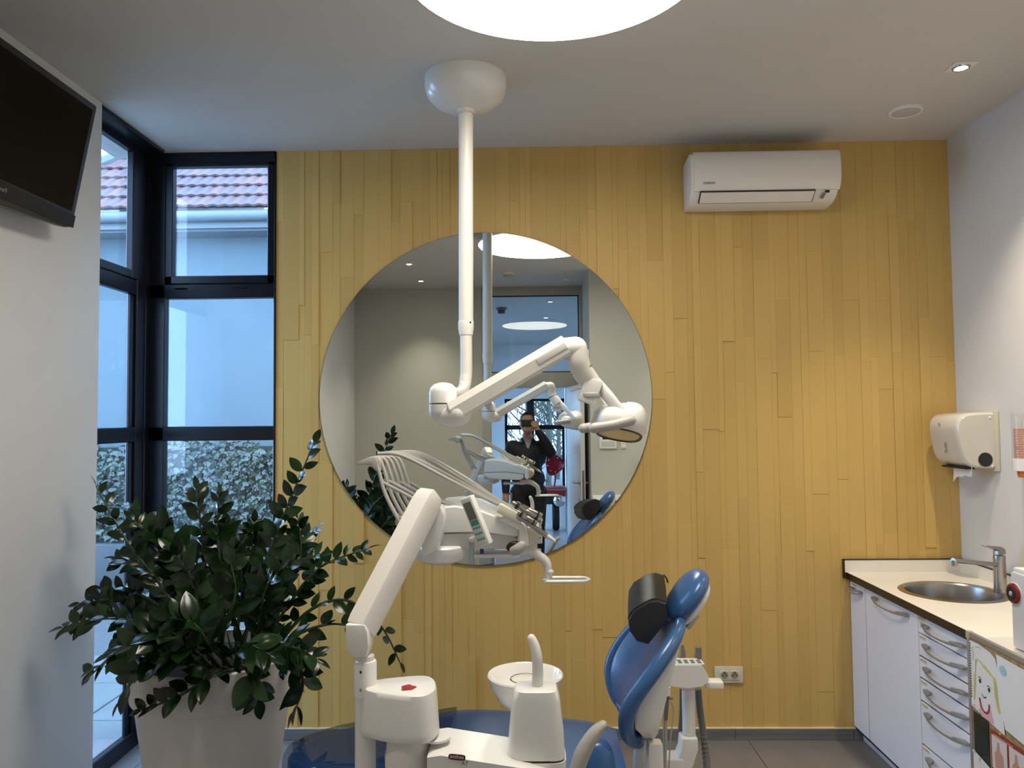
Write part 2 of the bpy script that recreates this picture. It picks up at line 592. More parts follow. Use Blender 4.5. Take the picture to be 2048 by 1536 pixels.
tb = bmesh.new()
prof = []
NP = 8
for i in range(NP + 1):
    u = i / NP
    hgt = 0.013 * math.sin(u * PI) ** 2 + 0.005 * (1 - u)
    prof.append((u * TW, hgt))
sl = V((0, math.cos(SL), math.sin(SL))); nn = V((0, -math.sin(SL), math.cos(SL)))
r0 = [V((a, 0, 0)) + nn * (h + 0.042) for a, h in prof]
r1 = [V((a, 0, 0)) + sl * (TL + 0.05) + nn * (h + 0.008) for a, h in prof]
r00 = [V((a, 0, 0)) + nn * (h + 0.018) for a, h in prof]
loft([r00, r0, r1], close=False, bm=tb)
tme = []
for m_ in M_rtile:
    me = bpy.data.meshes.new('roof_tile'); tb.to_mesh(me); me.materials.append(m_)
    for pp in me.polygons: pp.use_smooth = True
    me.set_sharp_from_angle(angle=0.6)
    tme.append(me)
tb.free()
rr = random.Random(3)
cand = []
for row in range(14):
    s = row * TL
    xa = hipx(s) + 0.06
    k = math.ceil((xa + 5.8) / TW)
    while -5.8 + k * TW < -1.2:
        cand.append((row, -5.8 + k * TW + (TW / 2 if row % 2 else 0)))
        k += 1
cand.sort(key=lambda t: (t[0] > 8, abs(t[1] + 3.9)))
stuff = bmesh.new()
for i, (row, xx) in enumerate(cand):
    P = roof_pt(xx, row * TL)
    if i < 295:
        o = bpy.data.objects.new('roof_tile', rr.choice(tme))
        COL.objects.link(o); o.parent = roof
        o.location = P - wloc(roof)
    else:
        t = bmesh.new(); t.from_mesh(tme[0])
        bmesh.ops.translate(t, verts=t.verts, vec=P)
        merge(stuff, t)
obj('roof_tiles_rest', stuff, M_rtile[0], roof, kind='stuff')

# low concrete garden wall with ivy above it
struct('wall_garden', box((-6.5, YB - 0.75, -0.05), (1.0, YB - 0.55, 0.44), 0.01), M_conc)
M_ivy = [mat('ivy_leaf_%d' % i, c, 0.3, var=0.25, vscale=20, coat=0.3) for i, c in enumerate([(0.011, 0.028, 0.013), (0.020, 0.043, 0.020), (0.007, 0.019, 0.011)])]
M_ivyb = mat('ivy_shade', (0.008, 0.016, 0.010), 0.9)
ib = bmesh.new()
ri = random.Random(11)
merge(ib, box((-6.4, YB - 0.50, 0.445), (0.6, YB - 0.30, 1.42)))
nbase = len(ib.faces)
ib.faces.ensure_lookup_table()
def hz(x): return 1.50 + 0.05 * math.sin(x * 3.1) + 0.04 * math.sin(x * 7.7 + 1)
leafpts = [(0, 0), (0.45, 0.18), (0.5, 0.55), (0.2, 0.62), (0, 1.0), (-0.2, 0.62), (-0.5, 0.55), (-0.45, 0.18)]
for i in range(9000):
    xx = ri.uniform(-6.4, 0.5)
    zz = ri.uniform(0.52, hz(xx))
    yy = YB - 0.52 - ri.uniform(0, 0.16) * (0.4 + 0.6 * (mnoise.noise((xx * 3, zz * 3, 0)) + 1) / 1.5)
    if zz > 1.40: yy = YB - ri.uniform(0.32, 0.64)
    sz = ri.uniform(0.045, 0.085)
    nrm = V((ri.uniform(-0.7, 0.7), -1, ri.uniform(-0.2, 1.0))).normalized()
    upv = V((ri.uniform(-0.6, 0.6), 0, -1))
    upv = (upv - nrm * upv.dot(nrm)).normalized()
    sd = nrm.cross(upv)
    vs = [ib.verts.new(V((xx, yy, zz)) + sd * (a * sz) + upv * (b_ * sz) - nrm * (abs(a) * sz * 0.25)) for a, b_ in leafpts]
    f = ib.faces.new(vs)
    f.material_index = 1 + ri.randrange(3)
ivy = obj('ivy_hedge', ib, [M_ivyb] + M_ivy, smooth=False)
tag(ivy, 'dense dark green ivy hedge over the low concrete garden wall', 'ivy', kind='stuff')

# ================================================================== next room, seen through the door in the mirror
M_blueish = mat('white_wall_next_room', (0.70, 0.71, 0.72), 0.8, var=0.01)
YF = -11.40
struct('floor_next_room', box((-3.0, YF - 0.1, -0.06), (3.0, -4.62, 0.0)), mat('pale_floor', (0.34, 0.35, 0.37), 0.35, var=0.08), smooth=False)
struct('ceiling_next_room', box((-3.0, YF - 0.1, H), (3.0, -4.62, H + 0.1)), M_ceiling, smooth=False)
for nm, lo, hi in [('wall_next_left_sill', (-2.2, YF, 0), (-2.0, -4.62, 0.25)), ('wall_next_left_head', (-2.2, YF, 2.7), (-2.0, -4.62, H)),
                   ('wall_next_left_near', (-2.2, -5.4, 0.25), (-2.0, -4.62, 2.7)), ('wall_next_left_far', (-2.2, YF, 0.25), (-2.0, -10.4, 2.7))]:
    struct(nm, box(lo, hi), M_blueish, smooth=False)
struct('wall_next_right', box((2.2, YF, 0), (2.4, -4.62, H)), M_blueish, smooth=False)
WX0, WX1, WZ0, WZ1 = -0.50, 0.70, 0.15, 2.08
for nm, lo, hi in [('wall_next_rear_left', (-2.0, YF - 0.2, 0), (WX0, YF, H)), ('wall_next_rear_right', (WX1, YF - 0.2, 0), (2.2, YF, H)),
                   ('wall_next_rear_head', (WX0, YF - 0.2, WZ1), (WX1, YF, H)), ('wall_next_rear_sill', (WX0, YF - 0.2, 0), (WX1, YF, WZ0))]:
    struct(nm, box(lo, hi), M_blueish, smooth=False)
window('window_3', [
    ('stile', (WX0, YF - 0.14, WZ0), (WX0 + 0.05, YF - 0.04, WZ1)), ('stile', (WX1 - 0.05, YF - 0.14, WZ0), (WX1, YF - 0.04, WZ1)),
    ('rail', (WX0, YF - 0.14, WZ1 - 0.05), (WX1, YF - 0.04, WZ1)), ('rail', (WX0, YF - 0.14, WZ0), (WX1, YF - 0.04, WZ0 + 0.05)),
    ('mullion', (-0.05, YF - 0.14, WZ0), (0.09, YF - 0.04, WZ1)), ('rail', (WX0, YF - 0.14, 1.46), (WX1, YF - 0.04, 1.55))],
    [((WX0 + 0.05, YF - 0.1, WZ0 + 0.05), (WX1 - 0.05, YF - 0.094, WZ1 - 0.05))])
# large unseen window is added in its left wall to let daylight in; a white partition end stands by the door
struct('wall_partition', box((0.535, -7.75, 0), (0.60, -7.45, 2.3), 0.003), M_blueish)
window('window_added', [('stile', (-2.15, -10.4 + k * 1.234, 0.25), (-2.08, -10.335 + k * 1.234, 2.7)) for k in range(5)] +
       [('rail', (-2.15, -10.4, 0.25), (-2.08, -5.4, 0.32)), ('rail', (-2.15, -10.4, 2.63), (-2.08, -5.4, 2.7))],
       [((-2.12, -10.335 + k * 1.234, 0.32), (-2.115, -9.166 + k * 1.234, 2.63)) for k in range(4)])
struct('floor_street_side', box((-12, YF - 0.2, -0.3), (-2.24, -5.0, -0.1)), M_gravel, smooth=False)
struct('floor_street', box((-12, YF - 25, -0.3), (12, YF - 0.2, -0.1)), M_gravel, smooth=False)
# ================================================================== ceiling fittings
M_lampring = mat('white_ring', (0.75, 0.74, 0.72), 0.4)
def round_light(x, y, r, label, strength, color):
    t = thing('ceiling_light', label, 'ceiling light', (x, y, H), None)
    obj('housing', lathe([(r * 0.82, 0), (r * 0.82, -0.085), (r * 0.97, -0.09), (r, -0.10), (r, -0.118)], (x, y, H), 72), M_lampring, t)
    e = emitter('light_diffuser_%d' % int(-y * 10), color, strength)
    obj('diffuser', lathe([(r, -0.118), (r * 0.985, -0.127), (0, -0.130)], (x, y, H), 72), e, t)
    return t
round_light(0.087, -1.90, 0.475, 'large round glowing ceiling light over the dental chair', DISC_POWER, (1.0, 0.93, 0.80))

M_spot = emitter('spot_lens', (1.0, 0.9, 0.72), 40)
def downlight(x, y, label, lit=True, square=True, watt=SPOT_WATT):
    t = thing('downlight', label, 'downlight', (x, y, H), 'recessed ceiling downlights')
    if square:
        pl = box((x - 0.05, y - 0.05, H - 0.005), (x + 0.05, y + 0.05, H), 0.002)
        obj('plate', pl, M_lampring, t)
    obj('ring', lathe([(0.024, -0.004), (0.026, -0.010), (0.034, -0.010), (0.037, -0.005)], (x, y, H), 28), M_chrome, t)
    obj('lens', lathe([(0.025, -0.008), (0, -0.008)], (x, y, H), 24), M_spot if lit else M_lampring, t)
    if lit and watt:
        l = bpy.data.lights.new('spot_beam', 'SPOT')
        l.energy = watt
        l.color = (1.0, 0.86, 0.66)
        l.spot_size = math.radians(88)
        l.spot_blend = 1.0
        l.shadow_soft_size = 0.02
        lo = bpy.data.objects.new('spot_beam', l)
        COL.objects.link(lo)
        lo.parent = t
        lo.location = (0, 0, -0.02)
downlight(1.848, -0.884, 'square recessed downlight shining beside the round ceiling speaker')
downlight(1.848, -2.35, 'unseen square downlight added for light over the worktop with the cork board')  # out of view, added to brighten the right side of the room
downlight(1.848, -3.15, 'unseen square downlight added for light over the worktop end by the rear wall')  # also unseen, added for more bounce onto the right-hand ceiling
downlight(-1.127, -3.118, 'round lit downlight in the ceiling, nearer the mirror of the two by the left wall', watt=70)
downlight(-1.141, -4.02, 'round lit downlight in the ceiling close to the rear wall', watt=70)
downlight(0.275, -5.60, 'lit downlight in the next room just past the door', watt=8)
downlight(0.255, -7.15, 'lit downlight in the next room further from the door', watt=8)
downlight(0.426, -4.08, 'small unlit downlight in the ceiling right in front of the door', lit=False)

t = thing('ceiling_speaker', 'flat round white ceiling speaker near the air conditioner', 'speaker', (1.842, -0.415, H))
obj('rim', lathe([(0.064, -0.010), (0.070, -0.013), (0.076, -0.010), (0.078, 0)], (1.842, -0.415, H), 40), M_white, t)
obj('grille', lathe([(0.066, -0.009), (0, -0.011)], (1.842, -0.415, H), 40), mat('speaker_grille', (0.55, 0.54, 0.54), 0.7, bump=0.3, bscale=400), t)
t = thing('smoke_detector', 'white ceiling smoke detector near the door', 'smoke detector', (-0.198, -3.637, H))
obj('base', lathe([(0.055, 0), (0.055, -0.02), (0.05, -0.024)], (-0.198, -3.637, H), 28), M_white, t)
obj('cap', lathe([(0.05, -0.024), (0.048, -0.05), (0.03, -0.058), (0, -0.058)], (-0.198, -3.637, H), 28), M_whip, t)
t = thing('smoke_detector', 'dark ceiling detector seen through the transom in the next room', 'smoke detector', (-0.36, -6.1, H))
obj('base', lathe([(0.07, 0), (0.07, -0.03), (0.05, -0.035)], (-0.36, -6.1, H), 24), M_dkhose, t)
obj('cap', lathe([(0.05, -0.035), (0.045, -0.08), (0, -0.085)], (-0.36, -6.1, H), 24), M_dark, t)

# ================================================================== round mirror
MC = V((-0.238, -0.012, 1.804)); MR = 0.893
mir = mat('mirror_silver', (0.82, 0.86, 0.83), 0.0, metal=1.0, var=0)
t = thing('round_mirror', 'large frameless round mirror on the yellow wall', 'mirror', (MC.x, 0, MC.z - MR))
obj('backing', lathe([(0, 0.0), (MR, 0.0), (MR, 0.010), (0, 0.010)], (MC.x, -0.014, MC.z), 128, axis=(0, 1, 0)), mat('mirror_edge', (0.05, 0.06, 0.055), 0.3), t)
obj('mirror_glass', lathe([(0, 0.0), (MR - 0.003, 0.0), (MR - 0.002, 0.006), (0, 0.006)], (MC.x, -0.020, MC.z), 128, axis=(0, 1, 0)), mir, t, angle=20)

# ================================================================== air conditioner
t = thing('air_conditioner', 'white wall-mounted air conditioner above the yellow wall cladding', 'air conditioner', (1.21, -0.11, 2.80))
ax0, ax1 = 0.838, 1.600
prof = [(-0.012, 3.038), (-0.10, 3.049), (-0.19, 3.049), (-0.215, 3.034), (-0.222, 2.976), (-0.222, 2.910), (-0.215, 2.877), (-0.20, 2.848),
        (-0.165, 2.815), (-0.12, 2.798), (-0.012, 2.790)]
obj('body', prism(prof, ax0 + 0.004, ax1 - 0.004, 'x', 0.006), M_white, t, angle=40)
fp = [(-0.19, 3.052), (-0.212, 3.049), (-0.224, 3.034), (-0.232, 2.976), (-0.232, 2.910), (-0.226, 2.881), (-0.208, 2.846),
      (-0.196, 2.846), (-0.205, 2.877), (-0.205, 3.017), (-0.19, 3.042)]
obj('front_panel', prism(fp, ax0 + 0.018, ax1, 'x', 0.002), M_white2, t, angle=40)
# outlet: dark slot with its pale flap
d = V((0, 0.062, -0.050)).normalized(); nrm = V((0, -0.628, -0.778))
def ac_strip(x0, x1, s0, s1, off, th):
    a = V((0, -0.2125, 2.845))
    r = []
    for xx in (x0, x1):
        r.append([V((xx, 0, 0)) + a + d * s0 + nrm * off, V((xx, 0, 0)) + a + d * s1 + nrm * off,
                  V((xx, 0, 0)) + a + d * s1 + nrm * (off - th), V((xx, 0, 0)) + a + d * s0 + nrm * (off - th)])
    return loft(r)
obj('outlet', ac_strip(0.888, 1.475, 0.000, 0.074, 0.003, 0.006), M_dark, t, smooth=False)
obj('flap', ac_strip(0.893, 1.470, 0.006, 0.069, 0.007, 0.006), M_white2, t, smooth=False)
obj('display', ac_strip(1.525, 1.547, 0.004, 0.016, 0.006, 0.005), M_black, t, smooth=False)
for q in (0.022, 0.034, 0.046):
    obj('button', ac_strip(1.520 - q * 0.2, 1.536 - q * 0.2, q, q + 0.006, 0.006, 0.005), M_dkhose, t, smooth=False)
text_mesh('logo', 'DAIKIN', 0.018, basis((0.93, -0.2325, 2.881), (1, 0, 0), (0, 0.15, 0.99), (0, -0.99, 0.15)), M_dkhose, t)

# ================================================================== television on the left wall
t = thing('television', 'black flat television tilted down on the left wall', 'television', (-1.78, -1.5, 2.49))
A = V((-1.741, -1.1, 2.972)); Bq = V((-1.836, -1.1, 2.475))      # far top and far bottom corner of the front face
upv = (A - Bq).normalized(); alng = V((0, -1, 0)); nr = alng.cross(upv); nr = nr if nr.x > 0 else -nr
TWd, THt = 0.90, (A - Bq).length
def tvb(u0, u1, v0, v1, w0, w1, bw=0.0):
    b = box((u0, v0, w0), (u1, v1, w1), bw)
    return xform(b, basis(Bq, alng, upv, nr))
obj('housing', tvb(0, TWd, -0.0, THt, -0.045, 0, 0.008), M_dark, t)
sc = obj('screen', tvb(0.028, TWd - 0.028, 0.062, THt - 0.026, -0.002, 0.0015), mat('tv_screen', (0.002, 0.002, 0.002), 0.25, spec=0.12, var=0), t, smooth=False)
obj('bezel', xform(prism([(0, 0), (TWd, 0), (TWd, 0.05), (TWd * 0.5, 0.058), (0, 0.05)], 0, 0.004, 'z', 0.001), basis(Bq, alng, upv, nr)), M_black, t)
lip = prism([(0.0, 0.004), (0.05, -0.010), (TWd * 0.5, -0.026), (TWd - 0.05, -0.010), (TWd, 0.004)], -0.040, 0.001, 'z', 0.003)
obj('speaker_lip', xform(lip, basis(Bq, alng, upv, nr)), M_dark, t)
text_mesh('logo', 'Panasonic', 0.022, basis(Bq + alng * 0.45 + upv * 0.030 + nr * 0.0052, alng, upv, nr), M_steel, t)
obj('bracket', box((-1.965, -1.62, 2.60), (-1.83, -1.46, 2.80), 0.006), M_dark, t)

# ================================================================== ceiling-hung operating lamp
LX, LY = -0.268, -0.86
t = thing('dental_lamp', 'white ceiling-hung dental operating lamp with jointed arm', 'dental lamp', (LX, LY, H))
obj('ceiling_cover', lathe([(0.176, 0), (0.178, -0.02), (0.176, -0.05), (0.165, -0.082), (0.140, -0.110), (0.10, -0.130), (0.05, -0.141), (0.036, -0.143)],
                           (-0.262, LY, H), 48), M_white, t)
obj('sleeve', lathe([(0.036, 0.0), (0.040, -0.006), (0.038, -0.020), (0.033, -0.022)], (-0.262, LY, H - 0.135), 32), M_white2, t)
obj('pole', cyl((-0.262, LY, H - 0.15), (LX, LY, 2.075), 0.0315, n=32), M_white2, t)
obj('collar', lathe([(0.0315, 0.05), (0.0335, 0.045), (0.0335, 0.018), (0.029, -0.012), (0.025, -0.016)], (LX, LY, 2.06), 32), M_white2, t)
obj('screw', ellipsoid((LX + 0.020, LY - 0.026, 2.10), (0.005, 0.003, 0.005), 10, 6), M_dark, t)
obj('drop_tube', tube([(LX, LY, 2.05), (LX, LY, 1.92), (LX - 0.002, LY - 0.004, 1.865), (LX - 0.008, LY - 0.04, 1.818), (-0.278, -1.10, 1.790), (-0.292, -1.44, 1.776)],
                      0.026, 20, 6), M_white2, t)
JX, JY = -0.297, -1.49
obj('pivot_upper', lathe([(0.049, 0.0), (0.049, 0.038), (0.044, 0.054), (0.030, 0.066), (0.012, 0.071), (0, 0.072)], (JX, JY, 1.745), 36), M_white, t)
obj('pivot_seam', cyl((JX, JY, 1.741), (JX, JY, 1.746), 0.0465, n=32), M_dark, t)
obj('pivot_lower', lathe([(0, -0.062), (0.018, -0.061), (0.036, -0.054), (0.047, -0.040), (0.049, -0.02), (0.049, 0.0)], (JX, JY, 1.741), 36), M_white, t)
obj('pivot_elbow', tube([(JX, JY, 1.712), (JX + 0.03, JY - 0.02, 1.702), (JX + 0.060, JY - 0.045, 1.708)], [0.042, 0.041, 0.040], 20, 4, rounded=True), M_white, t)
# spring arm: six-sided section, from the pivot up to the elbow
a0 = V((-0.256, -1.53, 1.714)); a1 = V((0.126, -1.6, 1.93))
ad = (a1 - a0).normalized(); side = V((0, -1, 0)); side = (side - ad * side.dot(ad)).normalized(); upn = side.cross(ad)
if upn.z < 0: upn = -upn
sec = [(-0.030, -0.034), (0.030, -0.034), (0.037, -0.026), (0.037, 0.012), (0.022, 0.036), (-0.022, 0.036), (-0.037, 0.012), (-0.037, -0.026)]
rings = []
for q, sc_ in ((-0.012, 0.9), (0.0, 1.0), (1.0, 0.98)):
    c = a0 + (a1 - a0) * q
    rings.append([c + side * (s * sc_) + upn * (h * sc_) for s, h in sec])
arm = obj('spring_arm', bev(loft(rings), 0.0025, 2, 20), M_white2, t, angle=14)
cv = box((0, -0.0015, -0.010), (0.11, 0.0015, 0.010), 0.001)
obj('inset_cover', xform(cv, basis(a0 + ad * 0.335 + side * 0.0375 + upn * 0.0, ad, -side, upn)), M_white, arm)
E1 = V((0.132, -1.6, 1.924))
obj('elbow_barrel', tube([E1 - V((0.028, 0, 0.006)), E1 + V((0.022, 0, -0.004))], [0.035, 0.038], 28, 1, rounded=True), M_white, t)
el = tube([(0.162, -1.6, 1.914), (0.163, -1.6, 1.877), (0.175, -1.59, 1.846), (0.202, -1.57, 1.809), (0.213, -1.56, 1.789)], [0.036, 0.036, 0.035, 0.034, 0.033], 24, 6)
obj('elbow_tube', el, M_white2, t)
obj('elbow_seam', tube([(0.172, -1.59, 1.853), (0.175, -1.59, 1.846)], 0.0362, 24, 1), M_dkhose, t)
# fork bracket, control box and head
obj('control_box', xform(box((-0.030, -0.030, -0.048), (0.030, 0.030, 0.036), 0.008), Matrix.Translation((0.203, -1.58, 1.785)) @ Matrix.Rotation(0.35, 4, 'Y')), M_white, t)
obj('control_base', ellipsoid((0.201, -1.58, 1.764), (0.036, 0.036, 0.014), 20, 10, 0.7), M_whip, t)
for yo, nm in ((-1.62, 'yoke'), (-1.44, 'yoke')):
    f_ = tube([(0.222, -1.57, 1.805), V((0.256, -1.57, 1.762)) + V((0, (yo + 1.57) * 0.6, 0)), V((0.294, -1.57, 1.71)) + V((0, (yo + 1.57) * 1.0, 0)),
               V((0.323, -1.57, 1.672)) + V((0, (yo + 1.57) * 1.2, 0))], [0.022, 0.022, 0.021, 0.024], 12, 5, flat=(1.0, 0.42))
    obj(nm, f_, M_white, t)
HC = V((0.306, -1.53, 1.668))
hq = Matrix.Rotation(-0.20, 3, 'X') @ Matrix.Rotation(0.20, 3, 'Y')
# lamp head: rounded shell with flat underside, tilted
def headpt(u, v):
    # u around (0 at +x), v from underside rim (0) to the crown (1)
    rx, ry, rz = 0.086, 0.118, 0.064
    cu_ = math.cos(v * PI / 2) ** 0.55
    x_ = rx * cu_ * math.copysign(abs(math.cos(u)) ** 0.8, math.cos(u))
    y_ = ry * cu_ * math.copysign(abs(math.sin(u)) ** 0.8, math.sin(u))
    z_ = rz * math.sin(v * PI / 2) * (1.0 + 0.25 * math.cos(u)) 
    return hq @ V((x_, y_, z_)) + HC
NU = 36
hr_ = []
for v_ in (0.0, 0.08, 0.2, 0.35, 0.5, 0.65, 0.8, 0.92, 0.985):
    hr_.append([headpt(2 * PI * i / NU, v_) for i in range(NU)])
hb = loft(hr_)
head = obj('lamp_head', hb, M_white, t)
lo_ = []
for sx, dz in ((1.0, 0.0), (1.0, -0.018), (0.90, -0.036)):
    lo_.append([hq @ V((0.086 * sx * math.copysign(abs(math.cos(u)) ** 0.8, math.cos(u)),
                        0.118 * sx * math.copysign(abs(math.sin(u)) ** 0.8, math.sin(u)), dz)) + HC for u in [2 * PI * i / NU for i in range(NU)]])
obj('lower_shell', loft(lo_), M_white2, t)
def head_disc(s0, dz, ring=None):
    r_ = [[hq @ V((0.086 * s * math.copysign(abs(math.cos(u)) ** 0.8, math.cos(u)), 0.118 * s * math.copysign(abs(math.sin(u)) ** 0.8, math.sin(u)), z)) + HC
           for u in [2 * PI * i / NU for i in range(NU)]] for s, z in dz]
    return loft(r_)
obj('lens_rim', head_disc(1, [(0.90, -0.036), (0.89, -0.040), (0.82, -0.040), (0.80, -0.036)]), M_dark, head)
obj('lens', head_disc(1, [(0.80, -0.037), (0.5, -0.0385), (0.05, -0.039)]), mat('lamp_lens', (0.62, 0.55, 0.36), 0.15, coat=0.5), head)
nose = loft([[hq @ V((x_, y_, z_)) + HC for x_, y_, z_ in r_] for r_ in (
    [(-0.03, -0.05, 0.05), (-0.03, 0.05, 0.05), (-0.03, 0.06, -0.03), (-0.03, -0.06, -0.03)],
    [(-0.075, -0.045, 0.045), (-0.075, 0.045, 0.045), (-0.085, 0.05, -0.025), (-0.085, -0.05, -0.025)],
    [(-0.095, -0.035, 0.020), (-0.095, 0.035, 0.020), (-0.10, 0.04, -0.02), (-0.10, -0.04, -0.02)])])
obj('yoke_mount', bev(nose, 0.006, 2), M_white, t)
obj('handle', tube([(0.205, -1.67, 1.657), (0.265, -1.68, 1.666), (0.323, -1.67, 1.68)], 0.0165, 16, 5, rounded=True), M_whip, t)
obj('handle', tube([(0.187, -1.42, 1.653), (0.23, -1.41, 1.659), (0.274, -1.41, 1.664)], 0.0165, 16, 5, rounded=True), M_whip, t)
wire = tube([(0.134, -1.6, 1.777), (0.15, -1.6, 1.782), (0.167, -1.6, 1.787), (0.186, -1.6, 1.781)], 0.0022, 6, 5)
obj('latch_wire', wire, M_whip, t)
# ================================================================== delivery unit: column, arm, instrument tray
UX, UY = -0.41, -1.95
t = thing('delivery_unit', 'white dental delivery unit with swing arm and hose-fed instrument tray', 'dental unit', (UX, UY, 0))
cA = V((-0.468, -1.95, 0.975))
obj('column', cyl((cA.x, UY, 0.0), (cA.x, UY, 0.965), 0.029, n=32, w=0.003), M_white, t)
obj('collar', lathe([(0.0315, 0), (0.0315, 0.092), (0.029, 0.096), (0.024, 0.098)], (cA.x, UY, V((-0.468, -1.95, 0.92)).z), 36), M_white, t)
obj('neck', cyl((cA.x, UY, 0.93), (cA.x, UY, 1.03), 0.0245, n=28), M_white2, t)
for yy_ in (1344, 1379):
    pass
obj('screw', ellipsoid((-0.474, -1.979, 0.993), (0.004, 0.004, 0.005), 10, 6), M_dark, t)
obj('screw', ellipsoid((-0.474, -1.979, 0.945), (0.0045, 0.004, 0.0055), 10, 6), M_steel, t)
# swing arm beam from above the column up to the tray
b0 = V((-0.479, -1.955, 1.104)); b1 = V((-0.32, -1.72, 1.438))
bd = (b1 - b0).normalized()
sd = V((0.90, -0.43, 0)); sd = (sd - bd * sd.dot(bd)).normalized(); un = bd.cross(sd)
def beam_ring(c, sw, sh, sk=0.0):
    return [c + sd * (x_ * sw) + un * (y_ * sh) for x_, y_ in [(-1, -0.8), (-0.9, -1), (0.9, -1), (1, -0.8), (1, 0.8), (0.9, 1), (-0.9, 1), (-1, 0.8)]]
bl = (b1 - b0).length
br = [beam_ring(b0, 0.030, 0.036), beam_ring(b0 + bd * 0.02, 0.031, 0.039), beam_ring(b0 + bd * bl * 0.5, 0.031, 0.040), beam_ring(b1 - bd * 0.02, 0.031, 0.040),
      beam_ring(b1 + bd * 0.01, 0.030, 0.036), beam_ring(b1 + bd * 0.024, 0.026, 0.028)]
obj('swing_arm', bev(loft(br), 0.003, 2, 20), M_white2, t)
ek = prism([(-0.514, 1.126), (-0.461, 1.126), (-0.453, 1.105), (-0.450, 1.067), (-0.456, 1.037), (-0.488, 1.037), (-0.508, 1.054), (-0.514, 1.095)], -1.995, -1.918, 'y', 0.005)
obj('arm_knuckle', ek, M_white, t)
# head joint between beam and tray
obj('tray_bracket', prism([(-0.319, 1.408), (-0.283, 1.416), (-0.271, 1.384), (-0.281, 1.320), (-0.297, 1.276), (-0.338, 1.257), (-0.345, 1.289), (-0.325, 1.352)], -1.70, -1.62, 'y', 0.008), M_white, t)
cb = V((-0.302, -1.56, 1.249))
obj('pivot_bowl', lathe([(0.0, -0.036), (0.05, -0.034), (0.076, -0.022), (0.084, -0.004), (0.084, 0.020), (0.078, 0.026), (0.0, 0.026)], (cb.x, cb.y, cb.z), 40), M_white, t)
# tray body
TY0, TY1 = -1.60, -1.26
top = [(-0.313, 1.399), (-0.247, 1.404), (-0.174, 1.393), (-0.100, 1.365), (-0.042, 1.329), (-0.035, 1.311), (-0.042, 1.303), (-0.166, 1.320), (-0.320, 1.318)]
obj('tray_top', prism(top, TY0, TY1, 'y', 0.014, 3), M_white, t, angle=30)
low = [(-0.323, 1.316), (-0.166, 1.319), (-0.042, 1.302), (-0.045, 1.274), (-0.072, 1.261), (-0.166, 1.265), (-0.225, 1.267), (-0.291, 1.276), (-0.317, 1.290)]
obj('tray_base', prism(low, TY0 + 0.006, TY1 - 0.006, 'y', 0.010, 3), M_white2, t, angle=30)
obj('tray_slot', box((-0.32, -1.598, 1.314), (-0.053, -1.27, 1.269)), M_hose, t, smooth=False)
# instrument holder block in front
blk = [(-0.105, 1.362), (-0.082, 1.372), (-0.019, 1.340), (-0.009, 1.310), (-0.006, 1.277), (-0.023, 1.266), (-0.039, 1.281), (-0.038, 1.326)]
hold = obj('instrument_holder', prism(blk, TY0 - 0.012, TY1 + 0.01, 'y', 0.006, 2), M_white, t, angle=30)
side_ = prism([(-0.012, 1.332), (0.007, 1.329), (0.030, 1.313), (0.027, 1.296), (-0.006, 1.267)], TY0 + 0.02, TY1 - 0.02, 'y', 0.004)
obj('holder_front', side_, mat('cream_plastic', (0.66, 0.60, 0.48), 0.4), hold)
for i in range(4):
    yy = TY0 + 0.05 + i * 0.07
    obj('rest_slot', box((V((-0.019, -1.6, 1.342)).x, yy, V((-0.019, -1.6, 1.339)).z), (V((-0.006, -1.6, 1.342)).x, yy + 0.03, V((-0.018, -1.6, 1.358)).z), 0.004), mat('mint_silicone', (0.50, 0.62, 0.52), 0.4), hold)
# underslung bar with pull handle
obj('under_bar', bev(box((-0.194, -1.5, 1.218), (-0.038, -1.42, 1.231)), 0.004), M_white, t)
obj('blue_marker', box((-0.173, -1.505, 1.234), (-0.16, -1.49, 1.247)), mat('blue_plastic', (0.02, 0.07, 0.2), 0.4), t, smooth=False)
hn = tube([(-0.072, -1.46, 1.231), (-0.01, -1.46, 1.234), (0.027, -1.46, 1.217), (0.053, -1.46, 1.193), (0.058, -1.46, 1.158), (0.057, -1.46, 1.131)], [0.019, 0.018, 0.016, 0.015, 0.014, 0.014], 14, 6, flat=(1, 1.3))
obj('handle_bracket', hn, M_white2, t)
loop = [V((a, b, 0)) for a, b in ((-0.072, -0.030), (0.045, -0.030), (0.066, -0.020), (0.074, 0.0), (0.066, 0.020), (0.045, 0.030), (-0.072, 0.030), (-0.078, 0.0))]
lc = V((0.123, -1.46, 1.136))
lp = tube([lc + p_ + V((0, 0, 0.004 * 0)) for p_ in loop + [loop[0]]], 0.0075, 10, 3, flat=(0.8, 1.0))
obj('pull_handle', lp, M_white, t)
obj('release_catch', ellipsoid((0.064, -1.47, 1.164), (0.014, 0.012, 0.010), 14, 8), M_white2, t)
obj('grip', tube([(-0.055, -1.615, 1.261), (-0.039, -1.625, 1.27), (-0.029, -1.625, 1.281)], [0.016, 0.018, 0.015], 16, 4, rounded=True), M_whip, t)
obj('grip_recess', ellipsoid((-0.052, -1.595, 1.27), (0.030, 0.012, 0.020), 16, 10), M_dark, t)
